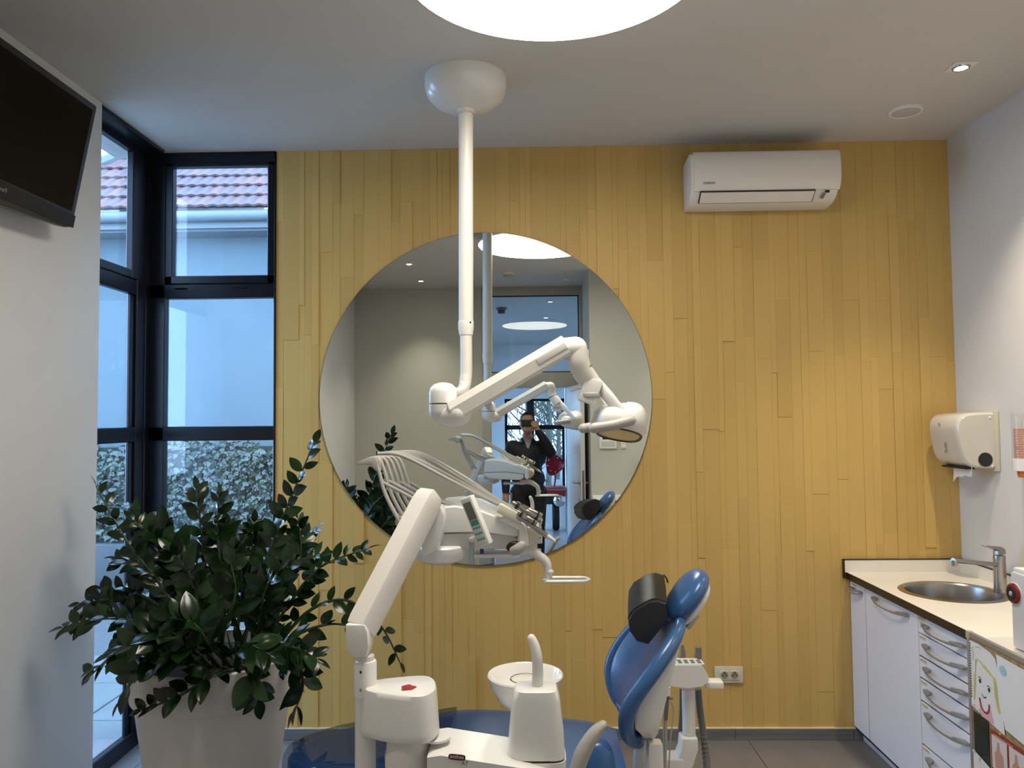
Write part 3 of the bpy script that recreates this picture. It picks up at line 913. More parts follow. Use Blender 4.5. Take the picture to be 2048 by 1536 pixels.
# keypad on its stalk
kc = V((-0.176, -1.68, 1.365))
kx = V((0.80, -0.45, 0.40)).normalized()
kd = (V((-0.148, -1.68, 1.3)) - V((-0.201, -1.68, 1.433))).normalized()
kx = (V((0.86, -0.40, 0.0)) - kd * V((0.86, -0.40, 0.0)).dot(kd)).normalized()
kn = kx.cross(kd)
if kn.y > 0: kn = -kn
KM = basis(kc, kx, -kd, kn)
kp = obj('keypad', xform(box((-0.022, -0.082, -0.022), (0.022, 0.082, 0.004), 0.006), KM), M_white, t)
obj('face_plate', xform(box((-0.018, -0.077, 0.003), (0.018, 0.077, 0.0052), 0.001), KM), mat('pale_mint_plastic', (0.62, 0.68, 0.63), 0.35), kp)
obj('screen', xform(box((-0.0145, 0.008, 0.0048), (0.0145, 0.066, 0.006)), KM), mat('lcd_screen', (0.16, 0.17, 0.13), 0.15), kp, smooth=False)
obj('green_strip', xform(box((-0.0145, -0.012, 0.0048), (0.0145, 0.006, 0.006)), KM), mat('green_key', (0.10, 0.30, 0.22), 0.4), kp, smooth=False)
for i in range(6):
    for j in range(3):
        cx_ = (j - 1) * 0.010; cy_ = -0.020 - i * 0.0095
        obj('key', xform(box((cx_ - 0.0038, cy_ - 0.0032, 0.005), (cx_ + 0.0038, cy_ + 0.0032, 0.0068), 0.001, 1), KM), M_white if i % 2 else mat('green_key', (0.1, 0.3, 0.2)), kp)
obj('keypad_stalk', tube([(-0.159, -1.66, 1.32), (-0.184, -1.62, 1.301), (-0.2, -1.58, 1.291)], 0.009, 12, 4), M_white, t)
# whip arms and hoses
ny = 6
M_tip = M_whip
for i in range(ny):
    f_ = i / (ny - 1)
    yy = -1.56 + f_ * 0.24
    sh = f_ * 0.055
    root = V((-0.435, -1.5, 1.348)); mid = V((-0.483, -1.5, 1.441)); bend = V((-0.513, -1.5, 1.544)); tipp = V((-0.534, -1.5, 1.563)); end = V((-0.575, -1.5, 1.543))
    off = V((sh, 0, -sh * 0.15))
    pts = [V((p_.x, yy, p_.z)) + off * (1 - 0.5 * k_ / 4) for k_, p_ in enumerate([root, mid, bend, tipp])]
    w_ = tube(pts, [0.013, 0.012, 0.010, 0.010], 10, 5, flat=(0.55, 1.1))
    wh = obj('whip_arm', w_, M_whip, t)
    if i == 0:
        tip_ = prism([(-0.579, 1.541), (-0.569, 1.553), (-0.539, 1.565), (-0.517, 1.566), (-0.507, 1.549), (-0.503, 1.518), (-0.517, 1.522), (-0.534, 1.539), (-0.555, 1.541)], yy - 0.011, yy + 0.25, 'y', 0.004)
        obj('whip_bar', tip_, M_whip, t)
        lowb = tube([V((-0.435, -1.5, 1.351)) + V((0.0, -0.07, 0)), V((-0.435, -1.5, 1.351)) + V((0.03, 0.20, 0))], 0.016, 12, 1)
        obj('whip_hinge', lowb, M_whip, t)
    # hose draped from the whip tip to its instrument
    hx = V((-0.07, -1.5, 1.389))
    sag = 0.0
    a_ = pts[-1] + V((0.004, 0, 0.004))
    hose = [pts[0] + V((0.03, 0, -0.02)), pts[1] + V((0.014, 0, 0.0)), pts[2] + V((0.012, 0, 0.004)), a_ + V((0.020, 0, 0.010)),
            V((-0.424, -1.5, 1.572)) * 1.0 + V((sh * 0.6, 0, -0.004 - i * 0.001)),
            V((-0.265, -1.5, 1.486)) + V((sh * 0.5, 0, 0.006 * (i % 2) - i * 0.003)),
            V((-0.151, -1.5, 1.426)) + V((sh * 0.3, 0, -i * 0.004)), V((-0.066, -1.5, 1.386)) + V((0, 0, -i * 0.004))]
    hose = [V((p_.x, yy if k_ < 4 else yy + 0.0, p_.z)) for k_, p_ in enumerate(hose)]
    obj('hose', tube(hose[3:], 0.0062, 8, 7), M_hose, t)
    lower = [V((p_.x, yy, p_.z)) for p_ in (V((-0.493, -1.5, 1.481)) + off, V((-0.445, -1.5, 1.456)) + off * 0.8, V((-0.36, -1.5, 1.415)) + off * 0.5, V((-0.223, -1.5, 1.389)), V((-0.104, -1.5, 1.356)))]
    lower = [p_ + V((0, 0, -0.004 * i + 0.006 * (i % 2))) for p_ in lower]
    obj('hose', tube(lower, 0.0058, 8, 6), M_hose, t)
    if i < 5:
        mid2 = [V((p_.x, yy + 0.012, p_.z)) for p_ in (V((-0.308, -1.5, 1.415)) + V((0, 0, -0.005 * i)), V((-0.189, -1.5, 1.383)) + V((0, 0, -0.006 * i)), V((-0.087, -1.5, 1.342)) + V((0, 0, -0.004 * i)))]
        obj('hose', tube(mid2, 0.0058, 8, 6), M_hose, t)
# instruments lying in the holder
spec = [(-1.54, 1020, 1012, 1076, 1044, 0.0085), (-1.49, 1026, 1018, 1080, 1040, 0.0085), (-1.44, 1030, 1022, 1070, 1048, 0.0075), (-1.385, 1022, 1020, 1060, 1040, 0.008)]
inst = []
def handpiece(p0, p1, r, cone=0.0):
    a_, b_ = V(p0), V(p1)
    L_ = (b_ - a_).length
    hp = obj('handpiece', lathe([(0, 0), (r * 0.9, 0.0), (r, 0.004), (r, L_ * 0.45), (r * 0.9, L_ * 0.47), (r, L_ * 0.5), (r, L_ * 0.97), (r * 0.8, L_), (0, L_)], a_, 18, axis=(b_ - a_)), M_steel, t)
    obj('band', lathe([(r * 1.06, L_ * 0.12), (r * 1.1, L_ * 0.14), (r * 1.1, L_ * 0.2), (r * 1.06, L_ * 0.22)], a_, 18, axis=(b_ - a_)), M_dark, hp)
    obj('band', lathe([(r * 1.04, L_ * 0.80), (r * 1.06, L_ * 0.82), (r * 1.06, L_ * 0.85), (r * 1.04, L_ * 0.87)], a_, 18, axis=(b_ - a_)), M_dark, hp)
    return hp
handpiece((-0.06, -1.6, 1.414), (0.035, -1.6, 1.356), 0.0105)
handpiece((-0.048, -1.54, 1.404), (0.038, -1.54, 1.362), 0.0105)
handpiece((-0.041, -1.625, 1.387), (0.02, -1.625, 1.35), 0.0085)
handpiece((-0.055, -1.42, 1.359), (0.001, -1.42, 1.335), 0.0080)
obj('holder_cap', bev(xform(box((-0.045, -0.02, -0.016), (0.045, 0.02, 0.016), 0.008), Matrix.Translation((-0.067, -1.6, 1.38)) @ Matrix.Rotation(0.48, 4, 'Y')), 0), mat('cream_silicone', (0.66, 0.63, 0.52), 0.45), t)
sp0, sp1, sp2 = V((-0.038, -1.62, 1.371)), V((0.052, -1.62, 1.309)), V((0.07, -1.62, 1.298))
obj('syringe_body', tube([sp0, sp1], [0.0075, 0.009], 16, 1, rounded=True), M_steel, t)
obj('syringe_nose', tube([sp1, sp2, V((0.078, -1.62, 1.291))], [0.0095, 0.006, 0.004], 14, 4), M_white2, t)
obj('syringe_tip', tube([sp2, (0.084, -1.62, 1.286), (0.096, -1.62, 1.278), (0.102, -1.62, 1.28)], [0.003, 0.002, 0.0012, 0.0008], 8, 4), M_steel, t)

# ---- lower housing on the column, filter bottle, red sticker
hz1 = V((-0.378, -1.99, 0.942)).z; hz0 = V((-0.378, -1.99, 0.826)).z
o2 = [(-0.455, -1.985), (-0.40, -2.02), (-0.31, -2.045), (-0.235, -2.04), (-0.205, -1.99), (-0.215, -1.92), (-0.25, -1.88), (-0.33, -1.885), (-0.455, -1.925)]
def scl(o, k, c=(-0.31, -1.96)): return [(c[0] + (a - c[0]) * k, c[1] + (b - c[1]) * k) for a, b in o]
def smooth2(o, k=5):
    cl = [V((a, b, 0)) for a, b in o]
    return [(p_.x, p_.y) for p_ in catmull([cl[-1]] + cl + [cl[0], cl[1]], k)[k:-k - 1]]
dx_ = cA.x - 0.0 + 0.43
rings = []
for k_, z_ in ((0.90, hz1 + 0.010), (0.96, hz1 + 0.006), (0.99, hz1 - 0.006), (1.06, hz0 + 0.02), (1.07, hz0 + 0.006), (1.03, hz0)):
    rings.append([V((-0.365 + (a + 0.33) * 0.80, b, z_)) for a, b in smooth2(scl(o2, k_))])
hs = obj('column_housing', loft(rings), M_white, t, angle=40)
obj('filter_bottle', lathe([(0, 0.0), (0.057, 0.0), (0.059, 0.02), (0.059, hz0 - 0.12), (0.062, hz0 - 0.10), (0.063, hz0 - 0.055), (0.059, hz0 - 0.04), (0.057, hz0 - 0.005)],
                           (-0.345, -1.975, 0.0), 36), M_white2, t)
stk = []
for i in range(18):
    a_ = 2 * PI * i / 18
    r_ = 0.016 * (1 + 0.12 * math.sin(5 * a_) + 0.1 * math.cos(3 * a_))
    stk.append((-0.342 + r_ * math.cos(a_) * 1.25, -1.985 + r_ * math.sin(a_) * 1.4))
obj('sticker', prism(stk, hz1 + 0.0095, hz1 + 0.0112, 'z'), mat('red_sticker', (0.32, 0.02, 0.02), 0.5, var=0.4, vscale=120), t, label='small red sticker', smooth=False)

# ================================================================== spittoon unit with base cabinet
t = thing('spittoon_unit', 'white cuspidor unit with ceramic bowl and water spout', 'spittoon', (0.02, -1.90, 0))
bowl_c = V((-0.021, -1.78, 0.901))
obj('bowl', lathe([(0.020, -0.088), (0.05, -0.080), (0.085, -0.050), (0.105, -0.012), (0.112, 0.012), (0.1145, 0.018), (0.112, 0.022), (0.105, 0.016),
                   (0.096, -0.008), (0.075, -0.040), (0.045, -0.062), (0.015, -0.068), (0, -0.068)], bowl_c, 56), mat('white_ceramic', (0.82, 0.80, 0.76), 0.12, coat=0.5, var=0.01), t)
obj('bowl_foot', tube([bowl_c + V((0, 0, -0.075)), bowl_c + V((-0.012, -0.03, -0.14)), bowl_c + V((-0.0, -0.10, -0.26))], [0.040, 0.030, 0.034], 20, 4), M_white2, t)
# drain ring wire
obj('rinse_ring', tube([bowl_c + V((0.045 * math.cos(a_) , 0.045 * math.sin(a_), 0.006 - 0.012 * 0)) for a_ in [2 * PI * i / 16 for i in range(17)]], 0.003, 6, 1), M_chrome, t)
# tapered body in front of the bowl
by = -1.96
zt = V((0.01, -1.96, 0.948)).z; zb = V((0.008, -1.96, 0.767)).z
xc_t, xc_b = V((0.01, -1.96, 0.948)).x, V((0.009, -1.96, 0.767)).x
def rrect(cx_, cy_, hx_, hy_, z_, p_=0.45, n_=32):
    o_ = []
    for i in range(n_):
        a_ = 2 * PI * i / n_
        o_.append(V((cx_ + hx_ * math.copysign(abs(math.cos(a_)) ** p_, math.cos(a_)), cy_ + hy_ * math.copysign(abs(math.sin(a_)) ** p_, math.sin(a_)), z_)))
    return o_
hxt, hxb = 0.058, 0.079
body = loft([rrect(xc_b, by, hxb, 0.062, zb + 0.002), rrect(xc_b, by, hxb * 0.985, 0.061, zb + 0.02), rrect((xc_b * 0.6 + xc_t * 0.4), by, 0.075, 0.058, zb + 0.07),
             rrect((xc_b * 0.25 + xc_t * 0.75), by, 0.066, 0.052, zt - 0.03), rrect(xc_t, by, hxt, 0.047, zt - 0.003), rrect(xc_t, by, hxt * 0.94, 0.043, zt)])
obj('spout_body', body, M_white, t, angle=40)
obj('body_foot', loft([rrect(xc_b, by, hxb * 1.02, 0.064, zb - 0.045), rrect(xc_b, by, hxb * 1.03, 0.065, zb - 0.003)]), M_white, t)
obj('body_seam', loft([rrect(xc_b, by, hxb * 0.99, 0.062, zb - 0.004), rrect(xc_b, by, hxb * 0.99, 0.062, zb + 0.003)]), M_dark, t)
obj('spout', tube([(0.014, -1.955, 0.946), (0.015, -1.955, 0.983), (0.014, -1.955, 1.024), (0.008, -1.95, 1.054), (-0.001, -1.945, 1.074)], [0.0160, 0.0155, 0.0148, 0.0138, 0.0120], 18, 6, rounded=True), M_white, t)
# base cabinet: sloping white cover
zt0 = V((-0.176, -1.75, 0.759)).z
bpts = [(-0.281, 0.796), (-0.244, 0.801), (-0.009, 0.765), (0.042, 0.751), (0.051, 0.694), (0.030, 0.615), (-0.265, 0.614), (-0.281, 0.693)]
bbm = loft([[V((a, -2.06, b)) for a, b in bpts], [V((a * 1.0, -1.885, b + 0.004)) for a, b in bpts]])
bev(bbm, 0.012, 3, 30)
base_o = obj('base_cover', bbm, M_white, t)
obj('plinth', box((-0.26, -2.02, 0.0), (0.08, -1.74, V((-0.157, -2.02, 0.667)).z), 0.01), M_white2, t)
obj('cup_plate', cyl(V((-0.267, -1.98, 0.814)), V((-0.267, -1.98, 0.814)) + V((0, 0, 0.006)), 0.040, n=32, w=0.002), M_white, t)
lgm = basis(V((-0.201, -2.063, 0.799)) + V((0, -0.0012, 0)), (1, 0, -0.10), (0.10, 0, 1), (0, -1, 0))
bd_ = bmesh.new()
badge = prism([(0.0225 * math.copysign(abs(math.cos(a_)) ** 0.35, math.cos(a_)), 0.0075 * math.copysign(abs(math.sin(a_)) ** 0.6, math.sin(a_))) for a_ in [2 * PI * i / 28 for i in range(28)]], -0.0005, 0.0008, 'z')
bd_.free()
obj('logo_badge', xform(badge, lgm), mat('maroon_print', (0.12, 0.02, 0.03), 0.4), t, smooth=False)
text_mesh('logo', 'anthos', 0.0135, lgm @ Matrix.Translation((0, 0.001, 0.0012)), M_paper, t, depth=0.0003)
text_mesh('logo_number', 'A7', 0.015, lgm @ Matrix.Translation((0.022, -0.014, 0.0012)), M_dkhose, t, depth=0.0003)

# ================================================================== dental chair
t = thing('dental_chair', 'blue upholstered dental chair with raised backrest and headrest', 'dental chair', (0.1, -1.45, 0))
CY = -1.45
# backrest: edge line (x, z, half width) from the seat end to the top, hollow in between
edge = [(0.350, 0.628, 0.120), (0.308, 0.668, 0.180), (0.292, 0.730, 0.222), (0.300, 0.785, 0.240), (0.330, 0.840, 0.250), (0.378, 0.900, 0.246),
        (0.430, 0.958, 0.215), (0.474, 1.000, 0.155), (0.492, 1.014, 0.090)]
ep = catmull([V(e) for e in edge], 4)
ne = len(ep)
hollow = lerp_list([0.008, 0.030, 0.046, 0.050, 0.048, 0.038, 0.026, 0.015, 0.006], ne)
def back_ring(i, th=0.018):
    a_, b_ = ep[max(i - 1, 0)], ep[min(i + 1, ne - 1)]
    T_ = V((b_.x - a_.x, 0, b_.y - a_.y)).normalized()
    n_ = V((-T_.z, 0, T_.x))
    if n_.x > 0: n_ = -n_
    e = ep[i]
    fr, bk = [], []
    m_ = 14
    for j in range(m_ + 1):
        u_ = -1 + 2 * j / m_
        c_ = V((e.x, CY + u_ * e.z, e.y)) - n_ * (hollow[i] * (1 - abs(u_) ** 2.4))
        fr.append(c_ + n_ * 0.018)
        bk.append(c_ - n_ * th)
    return fr + bk[::-1]
obj('backrest', loft([back_ring(i) for i in range(ne)]), M_blue, t, angle=60)
for sgn in (-1, 1):
    pts = [V((e.x, CY + sgn * e.z * 0.985, e.y)) for e in ep[1:-1:2]]
    obj('side_bolster', tube(pts, [0.018, 0.024, 0.026, 0.025, 0.024, 0.022, 0.018], 16, 2, rounded=True), M_blue, t, angle=60)
obj('foot_bolster', tube([V((0.325, CY - 0.15, 0.655)), V((0.352, CY, 0.628)), V((0.325, CY + 0.15, 0.655))], 0.026, 14, 5, rounded=True), M_blue, t, angle=60)
def shell_ring(y_, z0, z1, ins):
    o_ = [(e.x + 0.092 - 0.075 * (abs(y_) / 0.222) ** 2 + ins, e.y) for e in ep if z0 <= e.y <= z1]
    f0 = o_[0]; f1 = o_[-1]
    lx = lambda z: 0.374 + (z - 0.62) * 0.27
    o_ = [V((min(a, lx(b) - 0.004), CY + y_, b)) for a, b in o_]
    zs_ = [z1 - (z1 - z0) * q / 8 for q in range(9)]
    return resample([V((p.x, p.y, p.z)) for p in o_], 14) + [V((lx(z) - ins * 0.6, CY + y_, z)) for z in zs_]
def resample(P, n):
    L = [0]
    for a, b in zip(P, P[1:]): L.append(L[-1] + (b - a).length)
    out = []
    for k in range(n):
        s_ = L[-1] * k / (n - 1)
        i = max(j for j in range(len(L)) if L[j] <= s_ + 1e-9)
        i = min(i, len(P) - 2)
        d = L[i + 1] - L[i]
        out.append(P[i].lerp(P[i + 1], (s_ - L[i]) / d if d > 1e-9 else 0))
    return out
sr_ = [shell_ring(y_, z0, z1, ins) for y_, z0, z1, ins in ((-0.222, 0.73, 0.93, 0.02), (-0.215, 0.70, 0.955, 0.006), (-0.17, 0.665, 0.985, 0.0), (-0.10, 0.64, 1.0, 0.0),
       (0.10, 0.64, 1.0, 0.0), (0.17, 0.665, 0.985, 0.0), (0.215, 0.70, 0.955, 0.006), (0.222, 0.73, 0.93, 0.02))]
obj('back_shell', loft(sr_), M_white, t, angle=45)
obj('back_post', prism([(0.355, 0.44), (0.415, 0.44), (0.410, 0.66), (0.365, 0.66)], CY - 0.20, CY - 0.15, 'y', 0.008), M_white, t)
obj('recline_link', prism([(0.30, 0.30), (0.36, 0.30), (0.365, 0.64), (0.335, 0.64)], CY - 0.13, CY - 0.08, 'y', 0.008), M_white, t)
# headrest
hc = V((0.527, -1.45, 1.079)); ha = math.radians(37)
hrot = Matrix.Rotation(ha, 3, 'Y')
hbm = ellipsoid((0, 0, 0), (0.040, 0.118, 0.106), 32, 18, 0.9)
for v in hbm.verts:
    v.co.x *= 1.0 + 0.0
    v.co.x -= -0.006 * (1 - (v.co.y / 0.118) ** 2)
    v.co = hrot @ v.co + hc
obj('headrest', hbm, M_blue, t, angle=70)
hb2 = ellipsoid((0, 0, 0), (0.022, 0.100, 0.088), 28, 14, 0.8)
for v in hb2.verts: v.co = hrot @ (v.co + V((0.032, 0, -0.006))) + hc
obj('headrest_shell', hb2, M_white, t, angle=70)
hb3 = box((0.058, -0.03, -0.085), (0.074, 0.03, -0.025), 0.005)
for v in hb3.verts: v.co = hrot @ v.co + hc
obj('headrest_lever', hb3, M_whip, t)
hb4 = tube([hrot @ V((0.055, 0, -0.05)) + hc, hrot @ V((0.045, 0, -0.10)) + hc, V((0.485, CY, 1.00))], 0.016, 12, 4)
obj('headrest_stem', hb4, M_dark, t)
# seat and leg rest
st = []
prof_x = [0.30, 0.20, 0.05, -0.10, -0.25, -0.40, -0.55, -0.68, -0.78, -0.83]
prof_z = [0.560, 0.560, 0.565, 0.590, 0.600, 0.585, 0.570, 0.560, 0.552, 0.548]
prof_w = [0.20, 0.27, 0.300, 0.290, 0.275, 0.255, 0.235, 0.200, 0.130, 0.045]
cp_ = catmull([V((a, b, c_)) for a, b, c_ in zip(prof_x, prof_z, prof_w)], 4)
for p_ in cp_:
    ring = []
    for j in range(24):
        a_ = 2 * PI * j / 24
        cx_, sx_ = math.cos(a_), math.sin(a_)
        yv = p_.z * math.copysign(abs(cx_) ** 0.7, cx_)
        zv = 0.040 * math.copysign(abs(sx_) ** 0.8, sx_)
        if sx_ > 0: zv += 0.022 * abs(cx_) ** 2
        ring.append(V((p_.x, CY + yv, p_.y - 0.04 + zv)))
    st.append(ring)
obj('seat', loft(st), M_blue, t, angle=60)
st2 = [[V((q.x, CY + (q.y - CY) * 0.8, q.z - 0.045)) for q in r_] for r_ in st[4:-5]]
obj('seat_shell', loft(st2), M_white, t, angle=60)
# clear plastic cover over the foot end
M_clear = thin_glass('clear_film', (0.50, 0.58, 0.70), 0.55)
fc = []
for p_ in cp_[-20:]:
    ring = []
    for j in range(25):
        a_ = -0.15 + (PI + 0.3) * j / 24
        cx_, sx_ = math.cos(a_), math.sin(a_)
        ring.append(V((p_.x * 1.03 + 0.01, CY + (p_.z + 0.012) * math.copysign(abs(cx_) ** 0.7, cx_), p_.y - 0.036 + 0.054 * math.copysign(abs(sx_) ** 0.8, sx_) + (0.022 * abs(cx_) ** 2 if sx_ > 0 else 0))))
    fc.append(ring)
obj('foot_cover', loft(fc, close=False), M_clear, t, label='clear plastic foot cover')
# armrest and pedestal
obj('armrest', tube([(0.123, -1.8, 0.63), (0.148, -1.8, 0.699), (0.181, -1.8, 0.752), (0.205, -1.8, 0.776)], [0.030, 0.031, 0.026, 0.018], 18, 5, flat=(1, 0.75), rounded=True), M_whip, t)
obj('arm_pad', ellipsoid((0.205, -1.62, 0.56), (0.06, 0.05, 0.105), 24, 16, 0.8), M_blue, t)
obj('pedestal', prism([(-0.05, 0.06), (0.30, 0.06), (0.26, 0.50), (0.02, 0.50)], CY - 0.13, CY + 0.13, 'y', 0.02), M_white, t)
obj('floor_plate', box((-0.45, CY - 0.25, 0.0), (0.50, CY + 0.25, 0.06), 0.02), M_white2, t)

# loose black pillow hung over the headrest
pl = thing('neck_pillow', 'black vinyl wedge pillow resting against the blue backrest', 'pillow', (0.387, -1.45, 0.911))
o_ = [(0.385, -1.575, 1.089), (0.414, -1.575, 1.092), (0.443, -1.575, 1.082), (0.444, -1.575, 1.031), (0.415, -1.575, 0.989), (0.38, -1.575, 0.947), (0.343, -1.575, 0.957), (0.319, -1.575, 0.991), (0.315, -1.575, 1.028), (0.332, -1.575, 1.057)]
sh = V((0.040, 0.285, 0.034))
pcen = sum((V(q) for q in o_), V((0, 0, 0))) / len(o_)
pbm = loft([[pcen + (V(q) - pcen) * k_ + sh * f_ for q in o_] for f_, k_ in ((-0.01, 0.93), (0.02, 0.995), (0.08, 1.01), (0.5, 1.03), (0.92, 1.01), (0.98, 0.995), (1.01, 0.93))])
obj('pillow_cover', pbm, M_bvinyl, pl, angle=32)
obj('piping', tube([V(q) + sh * 0.03 for q in o_[8:] + o_[:3]], 0.0022, 6, 3), M_black, pl)
obj('zip_tab', tube([V(o_[2]) + sh + V((0, 0, 0.0)), V(o_[2]) + sh + V((0.008, -0.01, -0.012)), V(o_[2]) + sh + V((0.012, -0.012, -0.026))], 0.003, 6, 3), M_black, pl)

# ================================================================== assistant's console with suction hoses
AY = -1.02
t = thing('assistant_console', 'white assistant suction console on a post behind the blue chair', 'suction console', (0.60, AY, 0))
cx0 = V((0.635, -1.02, 0.668))
prf = [(0.525, 0.713), (0.552, 0.723), (0.575, 0.725), (0.659, 0.724), (0.678, 0.698), (0.685, 0.679), (0.685, 0.664), (0.662, 0.645), (0.608, 0.637), (0.550, 0.643), (0.516, 0.652), (0.513, 0.694)]
cbm = loft([[V((q[0], AY + y_, V((0, 0, q[1])).z)) for q in prf] for y_ in (-0.060, 0.030)])
bev(cbm, 0.008, 2, 25)
con = obj('console_body', cbm, M_white, t, angle=40)
pm = Matrix.Translation(V((0.617, -1.08, 0.724)) + V((0.0, 0.042, 0.002)))
obj('button_panel', xform(box((-0.055, -0.035, -0.003), (0.055, 0.022, 0.002), 0.002), pm), mat('pale_mint_plastic', (0.6, 0.66, 0.6)), con)
for i in range(4):
    for j in range(2):
        obj('button', xform(box((-0.045 + i * 0.025, -0.028 + j * 0.024, 0.001), (-0.030 + i * 0.025, -0.014 + j * 0.024, 0.005), 0.002), pm), M_dkhose, con)
obj('holder_wing', box((0.678, -1.06, 0.627), (0.748, -1, 0.651), 0.004), M_white, t)
obj('post', cyl((cx0.x - 0.018, AY, 0.44), (cx0.x - 0.018, AY, V((0.634, -1.02, 0.613)).z), 0.026, n=28), M_white, t)
fo = [(0.581, 0.438), (0.644, 0.438), (0.645, 0.392), (0.610, 0.289), (0.537, 0.164), (0.488, 0.164), (0.549, 0.318), (0.576, 0.392)]
obj('swing_bracket', prism(fo, AY - 0.04, AY + 0.035, 'y', 0.010, 3), M_white, t)
obj('bracket_leg', box((0.49, AY - 0.05, 0.0), (0.59, AY + 0.05, 0.36), 0.015), M_white2, t)
# suction tips standing in the console and their hoses
obj('suction_tip', tube([(0.606, -0.98, 0.686), (0.607, -0.98, 0.734), (0.605, -0.98, 0.773)], [0.011, 0.010, 0.006], 14, 3), M_dkhose, t)
obj('tip_lever', ellipsoid((0.593, -0.985, 0.721), (0.004, 0.004, 0.008), 10, 6), M_dkhose, t)
obj('suction_tip', tube([(0.665, -0.98, 0.682), (0.668, -0.98, 0.73), (0.669, -0.98, 0.765)], [0.014, 0.013, 0.011], 14, 3), M_dkhose, t)
obj('suction_hose', tube([(0.664, -0.98, 0.599), (0.67, -0.98, 0.517), (0.68, -0.99, 0.422), (0.688, -1, 0.329), (0.679, -1.05, 0.198)], 0.0135, 14, 8), M_dkhose, t)
rib = bmesh.new()
for i in range(9):
    a_ = V((0.68, -0.99, 0.418)).lerp(V((0.69, -1, 0.28)), i / 8)
    merge(rib, lathe([(0.0135, -0.0025), (0.0158, 0), (0.0135, 0.0025)], a_, 14, axis=(0.05, 0, -1)))
obj('hose_ribs', rib, M_dkhose, t)
obj('suction_hose', tube([(0.598, -0.98, 0.599), (0.594, -0.98, 0.497), (0.58, -0.99, 0.383), (0.566, -1, 0.251), (0.556, -1.02, 0.145)], 0.008, 12, 8), M_dkhose, t)
obj('syringe_hanger', tube([(0.52, -1.1, 0.649), (0.519, -1.1, 0.618)], 0.013, 12, 1), M_white, t)
obj('air_syringe', tube([(0.519, -1.1, 0.618), (0.516, -1.1, 0.577), (0.513, -1.1, 0.524)], [0.009, 0.009, 0.007], 12, 3), M_dkhose, t)
obj('syringe_trigger', tube([(0.521, -1.1, 0.603), (0.529, -1.11, 0.609), (0.54, -1.11, 0.609)], 0.004, 8, 2), M_dkhose, t)
obj('thin_hose', tube([(0.513, -1.1, 0.524), (0.51, -1.1, 0.429), (0.505, -1.1, 0.297)], 0.006, 8, 4), M_hose, t)
obj('thin_hose', tube([(0.532, -1.1, 0.592), (0.543, -1.1, 0.571), (0.54, -1.1, 0.523), (0.529, -1.1, 0.448), (0.521, -1.1, 0.335)], 0.003, 8, 5), M_whip, t)
obj('thin_hose', tube([(0.506, -1.1, 0.645), (0.504, -1.1, 0.524), (0.498, -1.1, 0.297)], 0.003, 8, 4), M_whip, t)
# ================================================================== worktop and cabinets along the right wall
XF = 1.675; ZT = 0.866
M_edge = mat('black_edge_band', (0.012, 0.011, 0.010), 0.4)
t = thing('worktop', 'cream laminate worktop with black edge and low splashback', 'worktop', (1.95, -1.7, 0.83))
SCX, SCY, SR = 1.955, -0.475, 0.212
def top_with_hole(z0, z1):
    bm = bmesh.new()
    x0, x1, y0, y1 = 1.658, XR - 0.001, -3.50, -0.002
    n = 48
    circ = [(SCX + SR * 0.97 * math.cos(2 * PI * i / n), SCY + SR * 0.97 * math.sin(2 * PI * i / n)) for i in range(n)]
    # square ring around the hole, then the rest of the slab
    q0, q1, w0, w1 = x0, x1, SCY - 0.30, y1
    outer = []
    for cx_, cy_ in circ:
        a = math.atan2(cy_ - SCY, cx_ - SCX)
        c, s = math.cos(a), math.sin(a)
        kx = (q1 - SCX) / c if c > 1e-6 else (q0 - SCX) / c if c < -1e-6 else 1e9
        ky = (w1 - SCY) / s if s > 1e-6 else (w0 - SCY) / s if s < -1e-6 else 1e9
        k = min(kx, ky)
        outer.append((SCX + c * k, SCY + s * k))
    for z in (z0, z1):
        iv = [bm.verts.new((a, b, z)) for a, b in circ]
        ov = [bm.verts.new((a, b, z)) for a, b in outer]
        cv = [bm.verts.new(p) for p in ((q0, w0, z), (q1, w0, z), (q1, w1, z), (q0, w1, z))]
        for i in range(n):
            j = (i + 1) % n
            bm.faces.new((iv[i], iv[j], ov[j], ov[i]))
        # fill corners
        for c in cv:
            best = sorted(range(n), key=lambda i: (ov[i].co - c.co).length)[:2]
            for i in range(n):
                j = (i + 1) % n
                a_, b_ = ov[i].co, ov[j].co
                if abs(a_.x - b_.x) > 1e-6 and abs(a_.y - b_.y) > 1e-6 and (min((a_ - c.co).length, (b_ - c.co).length) < 0.12):
                    try: bm.faces.new((ov[i], ov[j], c))
                    except ValueError: pass
        bm.faces.new([bm.verts.new(p) for p in ((x0, y0, z), (x1, y0, z), (x1, w0, z), (x0, w0, z))])
    return bm
obj('surface', top_with_hole(ZT - 0.001, ZT), M_counter, t, smooth=False)
obj('front_edge', box((1.655, -3.50, ZT - 0.036), (1.672, -0.002, ZT - 0.0005), 0.004), M_edge, t)
obj('splashback', box((1.645, -0.018, ZT), (XR - 0.001, -0.001, ZT + 0.064), 0.0), M_counter, t, smooth=False)
obj('splashback', box((XR - 0.018, -3.50, ZT), (XR - 0.001, -0.018, ZT + 0.064), 0.0), M_counter, t, smooth=False)
obj('splash_edge', boxes([((1.640, -0.0195, ZT + 0.064), (XR - 0.001, -0.001, ZT + 0.068)), ((1.639, -0.0195, ZT - 0.03), (1.6455, -0.001, ZT + 0.068)),
                          ((XR - 0.0195, -3.5, ZT + 0.064), (XR - 0.001, -0.018, ZT + 0.068))]), M_edge, t, smooth=False)
